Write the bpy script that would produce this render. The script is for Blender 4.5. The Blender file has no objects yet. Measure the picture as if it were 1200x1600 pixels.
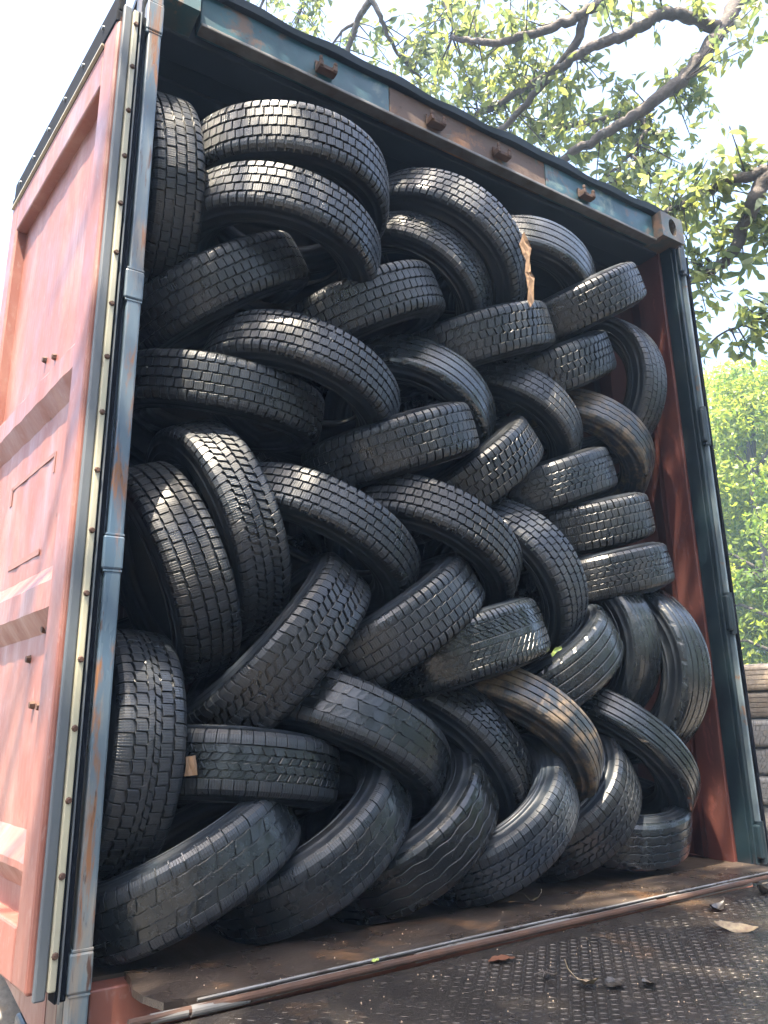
import bpy, bmesh, math, random
import numpy as np
from mathutils import Vector, Matrix
rnd = random.Random(7); R = math.radians
sc = bpy.context.scene
# ------------------------------------------------------------------ camera, sky, sun, exposure
cd = bpy.data.cameras.new("camera"); cam = bpy.data.objects.new("camera", cd); sc.collection.objects.link(cam)
CAM = Vector((-.38991, -1.87396, .53051))
yaw, pitch, roll = .56841502, .26782290, -.01751249
fw = Vector((math.sin(yaw)*math.cos(pitch), math.cos(yaw)*math.cos(pitch), math.sin(pitch)))
r0 = Vector((math.cos(yaw), -math.sin(yaw), 0)); u0 = r0.cross(fw)
rt = math.cos(roll)*r0 + math.sin(roll)*u0; up = -math.sin(roll)*r0 + math.cos(roll)*u0
m3 = Matrix((rt, up, -fw)).transposed()
cam.matrix_world = Matrix.Translation(CAM) @ m3.to_4x4()
cd.sensor_fit = 'VERTICAL'; cd.sensor_height = 24; cd.lens = 24*1195.518/1600
cd.clip_start = .02; cd.clip_end = 600
sc.camera = cam
SUN = Vector((-.28, -.26, .93)).normalized()
el = math.asin(SUN.z); az = math.atan2(SUN.x, SUN.y)
w = bpy.data.worlds.new("World"); sc.world = w; w.use_nodes = True
nt = w.node_tree; bg = nt.nodes["Background"]
sky = nt.nodes.new("ShaderNodeTexSky"); sky.sky_type = 'NISHITA'; sky.sun_disc = False
sky.sun_elevation = el; sky.sun_rotation = az; sky.dust_density = 6.0; sky.air_density = 1.0; sky.ozone_density = 2.5
nt.links.new(sky.outputs[0], bg.inputs[0]); bg.inputs[1].default_value = .15
sl = bpy.data.lights.new("sun", 'SUN'); sl.energy = 5.0; sl.angle = R(.5); sl.color = (1, .87, .68)
so = bpy.data.objects.new("sun", sl); sc.collection.objects.link(so)
so.rotation_euler = (-SUN).to_track_quat('-Z', 'Y').to_euler()
sc.view_settings.view_transform = 'Standard'; sc.view_settings.look = 'None'
sc.view_settings.exposure = 2.5; sc.view_settings.gamma = 1
try:
    sc.cycles.max_bounces = 8; sc.cycles.transparent_max_bounces = 12
except Exception: pass

# ------------------------------------------------------------------ material helpers
def mat(name, col, rough=.6, metal=0, **k):
    """col: base; col2: second paint tone; patches of wear / rust by noise; bump"""
    m = bpy.data.materials.new(name); m.use_nodes = True; n = m.node_tree.nodes; L = m.node_tree.links
    b = n["Principled BSDF"]; b.inputs["Roughness"].default_value = rough; b.inputs["Metallic"].default_value = metal
    if 'spec' in k: b.inputs["Specular IOR Level"].default_value = k['spec']
    tc = n.new("ShaderNodeTexCoord"); cur = None
    mp = n.new("ShaderNodeMapping"); L.new(tc.outputs["Object"], mp.inputs[0])
    mp.inputs["Scale"].default_value = k.get('stretch', (1, 1, 1))
    def noise(scale, det=6, rg=.6, dist=0):
        x = n.new("ShaderNodeTexNoise"); x.inputs["Scale"].default_value = scale; x.inputs["Detail"].default_value = det
        x.inputs["Roughness"].default_value = rg; x.inputs["Distortion"].default_value = dist
        L.new(mp.outputs[0], x.inputs["Vector"]); return x.outputs["Fac"]
    def ramp(src, a, c):
        x = n.new("ShaderNodeMapRange"); L.new(src, x.inputs[0]); x.inputs[1].default_value = a; x.inputs[2].default_value = c
        return x.outputs[0]
    def mixc(fac, a, c):
        x = n.new("ShaderNodeMix"); x.data_type = 'RGBA'
        if hasattr(fac, 'links'): L.new(fac, x.inputs[0])
        else: x.inputs[0].default_value = fac
        for s, v in ((6, a), (7, c)):
            if hasattr(v, 'links'): L.new(v, x.inputs[s])
            else: x.inputs[s].default_value = (*v, 1)
        return x.outputs[2]
    cur = mixc(ramp(noise(k.get('s1', 3)), .35, .65), col, k.get('col2', tuple(c*.8 for c in col)))
    rsock = None
    for (c, scale, a, z) in k.get('spots', ()):
        f = ramp(noise(scale, 8, .65, .4), a, z); cur = mixc(f, cur, c); rsock = f
    L.new(cur, b.inputs["Base Color"])
    if 'rvar' in k:
        x = n.new("ShaderNodeMapRange"); L.new(noise(k.get('rs', 9), 5), x.inputs[0])
        x.inputs[1].default_value = .35; x.inputs[2].default_value = .65
        x.inputs[3].default_value, x.inputs[4].default_value = k['rvar']; L.new(x.outputs[0], b.inputs["Roughness"])
    if 'bump' in k:
        bp = n.new("ShaderNodeBump"); bp.inputs["Strength"].default_value = k['bump'][1]; bp.inputs["Distance"].default_value = k['bump'][2]
        L.new(noise(k['bump'][0], 8, .6), bp.inputs["Height"]); L.new(bp.outputs[0], b.inputs["Normal"])
    return m

def rubber(name, col=(.0085, .0115, .016), rough=(.22, .46), mud=0, dust=.28, sipes=False):
    m = bpy.data.materials.new(name); m.use_nodes = True; n = m.node_tree.nodes; L = m.node_tree.links
    b = n["Principled BSDF"]; tc = n.new("ShaderNodeTexCoord"); oi = n.new("ShaderNodeObjectInfo")
    add = n.new("ShaderNodeVectorMath"); add.operation = 'ADD'
    sc_ = n.new("ShaderNodeMath"); sc_.operation = 'MULTIPLY'; sc_.inputs[1].default_value = 37; L.new(oi.outputs["Random"], sc_.inputs[0])
    L.new(tc.outputs["Object"], add.inputs[0]); L.new(sc_.outputs[0], add.inputs[1])
    def noise(s, d=6, r=.6):
        x = n.new("ShaderNodeTexNoise"); x.inputs["Scale"].default_value = s; x.inputs["Detail"].default_value = d; x.inputs["Roughness"].default_value = r
        L.new(add.outputs[0], x.inputs["Vector"]); return x.outputs["Fac"]
    def rng(s, a, c, lo=0, hi=1):
        x = n.new("ShaderNodeMapRange"); L.new(s, x.inputs[0]); x.inputs[1].default_value = a; x.inputs[2].default_value = c
        x.inputs[3].default_value = lo; x.inputs[4].default_value = hi; return x.outputs[0]
    def mixc(f, a, c):
        x = n.new("ShaderNodeMix"); x.data_type = 'RGBA'; L.new(f, x.inputs[0])
        for s, v in ((6, a), (7, c)):
            if hasattr(v, 'links'): L.new(v, x.inputs[s])
            else: x.inputs[s].default_value = (*v, 1)
        return x.outputs[2]
    c = mixc(rng(noise(60, 8, .7), .3, .75), col, tuple(x*2.2 for x in col))
    c = mixc(rng(noise(7, 8, .7), .5, .85, 0, dust), c, (.11, .10, .085))
    c = mixc(rng(noise(170, 4, .6), .66, .74, 0, .5), c, (.14, .13, .12))
    rs = rng(noise(14, 5), .35, .65, *rough)
    if mud:
        f = rng(noise(16, 10, .75), .62-mud*.3, .78-mud*.3, 0, .9); c = mixc(f, c, (.15, .108, .066))
        mx = n.new("ShaderNodeMix"); L.new(f, mx.inputs[0]); L.new(rs, mx.inputs[2]); mx.inputs[3].default_value = .7; rs = mx.outputs[0]
    L.new(c, b.inputs["Base Color"]); L.new(rs, b.inputs["Roughness"]); b.inputs["Specular IOR Level"].default_value = .6
    bp = n.new("ShaderNodeBump"); bp.inputs["Strength"].default_value = .3; bp.inputs["Distance"].default_value = .001
    vm = n.new("ShaderNodeMath"); vm.operation = 'MULTIPLY_ADD'; L.new(oi.outputs["Random"], vm.inputs[0]); vm.inputs[1].default_value = 1.0; vm.inputs[2].default_value = .6
    hs = n.new("ShaderNodeVectorMath"); hs.operation = 'SCALE'; L.new(c, hs.inputs[0]); L.new(vm.outputs[0], hs.inputs["Scale"]); c = hs.outputs[0]; L.new(c, b.inputs["Base Color"])
    h = noise(150, 6, .65)
    if sipes:
        uv = n.new("ShaderNodeUVMap"); uv.uv_map = "uv"; sep = n.new("ShaderNodeSeparateXYZ"); L.new(uv.outputs[0], sep.inputs[0])
        def M(op, a, bb=None):
            x = n.new("ShaderNodeMath"); x.operation = op
            for i, v in ((0, a), (1, bb)):
                if v is None: continue
                if hasattr(v, 'links'): L.new(v, x.inputs[i])
                else: x.inputs[i].default_value = v
            return x.outputs[0]
        z = M('PINGPONG', sep.outputs[1], .004); uu = M('ADD', sep.outputs[0], M('MULTIPLY', z, .35))
        fr = M('PINGPONG', uu, .0034); g = rng(fr, .0004, .0011)
        c2 = mixc(g, (.006, .006, .007), c); L.new(c2, b.inputs["Base Color"])  # sipe cuts darkened in the colour, standing in for the shade inside them
        h = M('ADD', M('MULTIPLY', h, .3), M('MULTIPLY', g, .8)); bp.inputs["Strength"].default_value = .7
    L.new(h, bp.inputs["Height"]); L.new(bp.outputs[0], b.inputs["Normal"])
    return m

M = {}
M['rub'] = rubber("rubber_wet"); M['sipe'] = rubber("rubber_siped", sipes=True, rough=(.26, .5))
M['mud'] = rubber("rubber_muddy", mud=.42); M['mudsipe'] = rubber("rubber_muddy_siped", mud=.4, sipes=True)
M['gloss'] = rubber("rubber_glossy", col=(.006, .008, .010), rough=(.14, .34), dust=.06)
M['side'] = rubber("rubber_sidewall", rough=(.3, .52), dust=.3)
M['mudside'] = rubber("rubber_sidewall_muddy", rough=(.4, .6), mud=.45)
M['dusty'] = rubber("rubber_dusty", col=(.075, .073, .068), rough=(.6, .8), mud=.3, dust=.6)
M['liner'] = rubber("rubber_liner", col=(.012, .012, .012), rough=(.45, .6), dust=.1)
RED = (.19, .066, .048)
M['red'] = mat("red_paint", RED, .5, col2=(.22, .09, .07), s1=2, rvar=(.35, .6), stretch=(1, 1, .45),
               spots=(((.30, .17, .14), 5, .5, .8), ((.25, .15, .13), 60, .58, .74), ((.10, .04, .025), 30, .66, .73), ((.5, .38, .34), 42, .7, .8)), bump=(10, .4, .006))
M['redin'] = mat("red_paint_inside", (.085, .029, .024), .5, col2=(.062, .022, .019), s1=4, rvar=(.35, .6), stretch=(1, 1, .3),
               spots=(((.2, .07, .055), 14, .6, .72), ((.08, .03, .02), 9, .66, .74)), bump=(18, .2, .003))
M['blue'] = mat("blue_grey_paint", (.05, .085, .13), .38, col2=(.09, .12, .14), s1=9, rvar=(.22, .5), stretch=(1, 1, .14),
               spots=(((.17, .15, .13), 14, .52, .64), ((.16, .075, .035), 22, .56, .63), ((.04, .02, .015), 40, .6, .66)), bump=(40, .25, .002))
M['teal'] = mat("teal_paint", (.010, .042, .062), .42, col2=(.022, .08, .10), s1=6, rvar=(.3, .55),
               spots=(((.16, .2, .17), 5, .56, .7), ((.10, .06, .04), 8, .56, .66), ((.05, .025, .018), 22, .6, .68)), bump=(30, .25, .002))
M['darkteal'] = mat("dark_teal_paint", (.005, .012, .018), .5, col2=(.009, .020, .027), s1=5, rvar=(.3, .55),
               spots=(((.1, .06, .04), 12, .66, .74),), bump=(30, .2, .002))
M['rust'] = mat("rusty_steel", (.09, .058, .044), .7, col2=(.085, .055, .045), s1=7,
               spots=(((.24, .11, .045), 7, .55, .7), ((.05, .08, .08), 6, .56, .66), ((.04, .02, .015), 25, .6, .68)), bump=(60, .4, .002))
M['rustdark'] = mat("dark_rust", (.045, .025, .018), .8, col2=(.075, .035, .02), s1=14, bump=(60, .5, .003))
M['strip'] = mat('worn_grey_edge', (.16, .2, .22), .35, col2=(.1, .14, .17), s1=8, spots=(((.2, .12, .08), 15, .6, .68),))
M['pipe'] = mat('worn_grey_pipe', (.17, .165, .16), .42, .1, col2=(.11, .105, .10), s1=9, rvar=(.25, .6), spots=(((.06, .045, .035), 16, .56, .64),), bump=(60, .4, .002))
M['ghost'] = mat('label_ghost', (.17, .075, .058), .6, col2=(.22, .11, .09), s1=30)
M['castmat'] = mat('casting_paint', (.03, .085, .1), .5, col2=(.14, .085, .055), s1=5, spots=(((.2, .12, .08), 9, .52, .62),), bump=(30, .3, .002))
M['steel'] = mat("worn_steel", (.14, .14, .14), .5, .3, col2=(.09, .08, .072), s1=12, spots=(((.1, .06, .04), 12, .6, .7),), bump=(50, .3, .002))
M['gasket'] = mat("grey_rubber_gasket", (.075, .09, .105), .5, col2=(.09, .1, .11), s1=8, stretch=(1, 1, .2), bump=(60, .2, .001))
M['retainer'] = mat("yellowed_retainer", (.36, .34, .24), .45, col2=(.28, .27, .22), s1=7, stretch=(1, 1, .3), spots=(((.1, .08, .06), 22, .64, .72),), bump=(60, .2, .001))
M['black'] = mat("black_rubber_seal", (.006, .008, .013), .85, spec=.1, bump=(60, .2, .001))
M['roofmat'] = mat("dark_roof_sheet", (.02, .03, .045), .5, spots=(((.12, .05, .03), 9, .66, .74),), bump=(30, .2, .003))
M['wood'] = mat("dirty_floor", (.07, .05, .035), .6, col2=(.045, .034, .026), s1=8, rvar=(.3, .6), stretch=(1, .3, 1), bump=(30, .4, .003))
M['plate'] = mat("brown_wet_steel", (.04, .031, .026), .26, .1, col2=(.055, .042, .034), s1=5, rvar=(.16, .5), rs=5,
               spots=(((.2, .11, .055), 4, .55, .72), ((.22, .2, .18), 130, .66, .72)), bump=(90, .35, .003))
M['ramp'] = mat("wet_tread_steel", (.05, .043, .038), .18, .3, col2=(.028, .025, .023), s1=4, rvar=(.08, .32), rs=6,
               spots=(((.12, .075, .045), 3, .58, .72), ((.25, .24, .22), 110, .66, .72)), bump=(120, .45, .004))
M['ground'] = mat("gravel_ground", (.12, .11, .095), .9, col2=(.08, .075, .07), s1=.6, spots=(((.05, .05, .045), 6, .55, .65), ((.3, .28, .25), 60, .6, .7)), bump=(25, .6, .03))
M['bark'] = mat("bark", (.085, .07, .062), .85, col2=(.05, .042, .038), s1=12, spots=(((.17, .16, .14), 6, .6, .7),), bump=(30, .7, .02))
M['card'] = mat("torn_cardboard", (.24, .15, .09), .8, col2=(.15, .09, .05), s1=30, bump=(70, .4, .002))
M['dryleaf'] = mat("dry_leaf", (.3, .24, .14), .6, col2=(.16, .11, .07), s1=60, bump=(90, .4, .002))
M['wetleaf'] = mat("wet_dark_leaf", (.03, .025, .02), .2, col2=(.07, .06, .05), s1=60, bump=(90, .5, .003))
M['tan'] = mat("pale_wood", (.4, .3, .2), .8, bump=(40, .3, .002))
def leafmat(name, a, c, tr):
    m = bpy.data.materials.new(name); m.use_nodes = True; n = m.node_tree.nodes; L = m.node_tree.links
    b = n["Principled BSDF"]; b.inputs["Roughness"].default_value = .4
    at = n.new("ShaderNodeAttribute"); at.attribute_name = "tone"
    mx = n.new("ShaderNodeMix"); mx.data_type = 'RGBA'; L.new(at.outputs["Fac"], mx.inputs[0]); mx.inputs[6].default_value = (*a, 1); mx.inputs[7].default_value = (*c, 1)
    L.new(mx.outputs[2], b.inputs["Base Color"])
    t = n.new("ShaderNodeBsdfTranslucent"); ms = n.new("ShaderNodeMixShader"); ms.inputs[0].default_value = tr
    g = n.new("ShaderNodeMix"); g.data_type = 'RGBA'; g.blend_type = 'MULTIPLY'; g.inputs[0].default_value = 1
    L.new(mx.outputs[2], g.inputs[6]); g.inputs[7].default_value = (2.7, 2.6, 1.6, 1); L.new(g.outputs[2], t.inputs[0])
    L.new(b.outputs[0], ms.inputs[1]); L.new(t.outputs[0], ms.inputs[2]); L.new(ms.outputs[0], n["Material Output"].inputs[0])
    return m
M['leaf'] = leafmat("green_leaves", (.06, .09, .055), (.17, .19, .07), .5)
M['leafbright'] = leafmat("bright_leaves", (.07, .12, .025), (.24, .27, .04), .55)
M['leafshade'] = leafmat("canopy_leaves", (.035, .075, .03), (.1, .13, .035), .25)

# ------------------------------------------------------------------ object helpers
def mesh_obj(name, verts, faces, mats, parent=None, smooth=False, mi=None, fix=True):
    me = bpy.data.meshes.new(name); me.from_pydata([tuple(v) for v in verts], [], faces)
    for m in (mats if isinstance(mats, (list, tuple)) else [mats]): me.materials.append(m)
    if mi is not None: me.polygons.foreach_set("material_index", mi)
    if smooth: me.polygons.foreach_set("use_smooth", [True]*len(me.polygons))
    if fix:
        bm = bmesh.new(); bm.from_mesh(me); bmesh.ops.recalc_face_normals(bm, faces=bm.faces); bm.to_mesh(me); bm.free()
    me.update(); o = bpy.data.objects.new(name, me); sc.collection.objects.link(o)
    if parent: o.parent = parent
    return o
class MB:
    def __init__(s): s.v = []; s.f = []
    def add(s, v, f):
        k = len(s.v); s.v += [tuple(x) for x in v]; s.f += [tuple(i+k for i in q) for q in f]
    def box(s, a, b, mtx=None, bev=0):
        x0, y0, z0 = [min(p, q) for p, q in zip(a, b)]; x1, y1, z1 = [max(p, q) for p, q in zip(a, b)]
        if bev:
            bm = bmesh.new(); bmesh.ops.create_cube(bm, size=1)
            for v in bm.verts: v.co = Vector(((v.co.x+.5)*(x1-x0)+x0, (v.co.y+.5)*(y1-y0)+y0, (v.co.z+.5)*(z1-z0)+z0))
            bmesh.ops.bevel(bm, geom=list(bm.edges), offset=bev, segments=2, affect='EDGES', profile=.5)
            bm.verts.index_update(); V = [v.co.copy() for v in bm.verts]; F = [[v.index for v in f.verts] for f in bm.faces]; bm.free()
        else:
            V = [(x0,y0,z0),(x1,y0,z0),(x1,y1,z0),(x0,y1,z0),(x0,y0,z1),(x1,y0,z1),(x1,y1,z1),(x0,y1,z1)]
            F = [(0,3,2,1),(4,5,6,7),(0,1,5,4),(1,2,6,5),(2,3,7,6),(3,0,4,7)]
        if mtx: V = [mtx @ Vector(v) for v in V]
        s.add(V, F)
    def tube(s, pts, rad, n=8, caps=True):
        pts = [Vector(p) for p in pts]; k = len(pts); rad = rad if isinstance(rad, (list, tuple)) else [rad]*k
        V = []; F = []; prev = None
        for i, p in enumerate(pts):
            d = (pts[min(i+1, k-1)]-pts[max(i-1, 0)]).normalized()
            if prev is None: prev = d.orthogonal().normalized()
            e1 = (prev-d*prev.dot(d)).normalized(); prev = e1; e2 = d.cross(e1)
            for j in range(n):
                a = 2*math.pi*j/n; V.append(p+(e1*math.cos(a)+e2*math.sin(a))*rad[i])
        for i in range(k-1):
            for j in range(n): F.append((i*n+j, i*n+(j+1)%n, (i+1)*n+(j+1)%n, (i+1)*n+j))
        if caps: F.append(tuple(range(n))[::-1]); F.append(tuple((k-1)*n+j for j in range(n)))
        s.add(V, F)
    def obj(s, name, m, parent=None, smooth=False): return mesh_obj(name, s.v, s.f, m, parent, smooth)
def empty(name, loc=(0, 0, 0)):
    o = bpy.data.objects.new(name, None); sc.collection.objects.link(o); o.location = loc; o.empty_display_size = .1; return o
def tag(o, label=None, cat=None, group=None, kind=None):
    if label: o['label'] = label
    if cat: o['category'] = cat
    if group: o['group'] = group
    if kind: o['kind'] = kind
    return o

# ------------------------------------------------------------------ ground and container
g = MB()
N = 24
for i in range(N+1):
    for j in range(N+1):
        g.v.append(((i/N-.5)*300, (j/N-.5)*300, -1.22))
for i in range(N):
    for j in range(N): g.f.append((i*(N+1)+j, (i+1)*(N+1)+j, (i+1)*(N+1)+j+1, i*(N+1)+j+1))
tag(g.obj('ground', M['ground']), kind='structure')

C = empty('shipping_container'); tag(C, 'tall red and teal steel shipping container standing open and packed with tyres', 'container')
LEN = 12.0
def corr_wall(x, sgn):
    """corrugated side sheet, folds along y, x is the inner face of the outermost fold"""
    ys = []; y = .17; per = .278; d = .036
    pts = [(.17, 0)]
    while y < LEN-.3:
        pts += [(y+.035, 0), (y+.035+.068, 1), (y+.035+.068+.072, 1), (y+.035+.068*2+.072, 0)]; y += per
    V = []; F = []
    for (yy, k) in pts:
        for z in (-.02, 2.62): V.append((x+sgn*d*k, yy, z))
    for i in range(len(pts)-1): F.append((2*i, 2*i+2, 2*i+3, 2*i+1))
    k0 = len(V)
    V += [(a+sgn*.003, b, c) for a, b, c in V]
    F += [(q[3]+k0, q[2]+k0, q[1]+k0, q[0]+k0) for q in F]
    return mesh_obj('side_wall', V, F, M['redin'], C)
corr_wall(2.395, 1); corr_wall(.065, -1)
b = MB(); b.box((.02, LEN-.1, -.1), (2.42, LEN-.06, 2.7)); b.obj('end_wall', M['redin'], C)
# roof: corrugated across the width, with a curled dark front edge
b = MB(); n = 90; V = []; F = []
for i in range(n+1):
    x = .0+2.44*i/n
    wv = .006*math.sin(i*.62)+.006*math.sin(i*.23+1)-(.012 if 2 < i < 9 else 0)
    for (yy, zz) in ((-.020, 2.742+wv*.5), (-.028, 2.764+wv), (.03, 2.778+wv*.6), (LEN-.1, 2.765), (LEN-.1, 2.75), (.03, 2.752)):
        V.append((x, yy, zz))
for i in range(n):
    for k in range(6): F.append((i*6+k, (i+1)*6+k, (i+1)*6+(k+1) % 6, i*6+(k+1) % 6))
F += [tuple(range(6)), tuple(n*6+k for k in range(6))[::-1]]
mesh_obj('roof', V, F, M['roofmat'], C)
b = MB(); b.box((.03, .10, 2.66), (2.41, LEN-.12, 2.68))
for k in range(40): b.box((.1, .3+k*.29, 2.645), (2.34, .3+k*.29+.09, 2.66))
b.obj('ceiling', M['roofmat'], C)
b = MB(); b.box((.03, .07, -.03), (2.41, LEN-.1, .0)); b.obj('floor', M['wood'], C)
# header beam: teal ends, rusty middle, bright lower lip
hb = MB(); hb.box((.165, .0, 2.615), (.86, .05, 2.741), bev=.004); h = hb.obj('header_beam', M['teal'], C)
hb = MB(); hb.box((.862, .0015, 2.615), (1.62, .05, 2.741), bev=.004); hb.obj('header_patch', M['rust'], h)['label'] = 'rusty middle length of the header beam'
hb = MB(); hb.box((1.622, 0, 2.615), (2.285, .05, 2.741), bev=.004); hb.obj('header_beam_end', M['teal'], h)
hb = MB(); hb.box((.165, -.014, 2.602), (2.285, .03, 2.6145), bev=.003); hb.obj('header_lip', M['steel'], h)
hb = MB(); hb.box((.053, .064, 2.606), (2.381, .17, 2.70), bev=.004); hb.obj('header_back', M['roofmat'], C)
for x in (.595, 1.052, 1.369, 1.835):   # cam keepers
    k = MB()
    k.box((x-.034, -.008, 2.645), (x+.034, -.001, 2.69), bev=.003)
    k.box((x-.034, -.04, 2.645), (x-.019, -.008, 2.667), bev=.003); k.box((x-.034, -.04, 2.667), (x-.022, -.028, 2.686), bev=.004)
    k.box((x+.017, -.04, 2.645), (x+.034, -.008, 2.667), bev=.003); k.box((x+.021, -.04, 2.667), (x+.034, -.026, 2.682), bev=.004)
    k.box((x-.034, -.036, 2.641), (x+.034, -.008, 2.648), bev=.002)
    k.obj('cam_keeper', M['rustdark'], C)
# posts, hinge channels, lugs
for sx, X in ((1, 0.0), (-1, 2.44)):
    def bx(mb, a, b_, bev=.003): mb.box((X+sx*a[0], a[1], a[2]), (X+sx*b_[0], b_[1], b_[2]), bev=bev)
    p = MB(); bx(p, (.0, 0, -.15), (.05 if sx > 0 else .046, .06, 2.615)); post = p.obj('corner_post', M['darkteal'], C)
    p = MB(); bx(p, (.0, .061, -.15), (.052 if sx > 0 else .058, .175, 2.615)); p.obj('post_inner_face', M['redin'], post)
    if sx > 0:
        p = MB(); bx(p, (.0, -.058, -.15), (.038, -.001, 2.6), .005); jb = p.obj('hinge_channel', M['blue'], post)
        zs = ((2.451, 2.553), (1.589, 1.673), (.884, .964), (.01, .086))
        p = MB(); bx(p, (-.012, -.03, 0), (-.002, -.002, 2.6), .002); p.obj('channel_groove', M['black'], post)
    else:
        p = MB(); bx(p, (.022, -.02, -.0), (.044, -.001, 2.6), .003); jb = p.obj('hinge_channel', M['darkteal'], post); p = MB(); bx(p, (.005, -.034, 0), (.015, -.001, 2.6), .003); p.obj('channel_edge', M['strip'], post)
        zs = ((2.47, 2.595), (1.654, 1.804), (.857, .998), (.02, .138))
    for z0, z1 in zs:
        l = MB()
        if sx > 0:
            bx(l, (-.008, -.0615, z0), (.0405, -.004, z1), .005); bx(l, (-.004, -.0595, z0-.006), (.0392, -.004, z0-.0005), .001); bx(l, (-.004, -.0595, z1+.0005), (.0392, -.004, z1+.006), .001)
        else:
            bx(l, (.0, -.042, z0), (.04, -.004, z1), .007); l.tube([(X-.014, -.03, z0-.012), (X-.014, -.03, z1+.012)], .0145, 12)
        l.obj('hinge_lug', M['blue'] if sx > 0 else M['darkteal'], post)
    # corner casting with oval hole in front
    c0 = MB(); x0, x1 = (.0, .15); y0, y1, z0, z1 = -.045, .13, 2.617, 2.742
    # front plate as a ring round an oval opening
    cx, cz, n = .105, (z0+z1)/2, 24; V = []; F = []
    for lay, yy in enumerate((y0, y0+.03)):
        for i in range(n):
            a = 2*math.pi*i/n; ca, sa = math.cos(a), math.sin(a)
            V.append((cx-.03+ca*.027, yy, cz+sa*.044))
        for i in range(n):
            a = 2*math.pi*i/n; ca, sa = math.cos(a), math.sin(a); t = 1/max(abs(ca), abs(sa))
            V.append(((x0+x1)/2+ca*t*(x1-x0)/2, yy, cz+sa*t*(z1-z0)/2))
    for i in range(n):
        j = (i+1) % n
        F += [(i, j, n+j, n+i), (2*n+i, 3*n+i, 3*n+j, 2*n+j), (i, 2*n+i, 2*n+j, j), (n+i, n+j, 3*n+j, 3*n+i)]
    V = [(X+sx*v[0], v[1], v[2]) for v in V]
    c0.add(V, F); bx(c0, (x0, y0+.03, z0), (x0+.012, y1, z1), 0); bx(c0, (x1-.012, y0+.03, z0), (x1, y1, z1), 0)
    bx(c0, (x0+.012, y0+.03, z0), (x1-.012, y1, z0+.012), 0); bx(c0, (x0+.012, y0+.03, z1-.012), (x1-.012, y1, z1), 0); bx(c0, (x0+.012, y1-.012, z0+.012), (x1-.012, y1, z1-.012), 0)
    c0.obj('corner_casting', M['castmat'], C)
# sill, bottom rails
b = MB(); b.box((.053, .004, -.10), (2.39, .065, -.006), bev=.004); b.box((.053, -.02, -.115), (2.39, .06, -.1015), bev=.003); b.obj('door_sill', M['red'], C)
for X in (.0, 2.36):
    b = MB(); b.box((X, .18, -.16), (X+.08, LEN, -.0)); b.obj('bottom_rail', M['red'], C)
    b = MB(); b.box((X+.01, .18, 2.62), (X+.07, LEN, 2.7)); b.obj('top_rail', M['red'], C)

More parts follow.
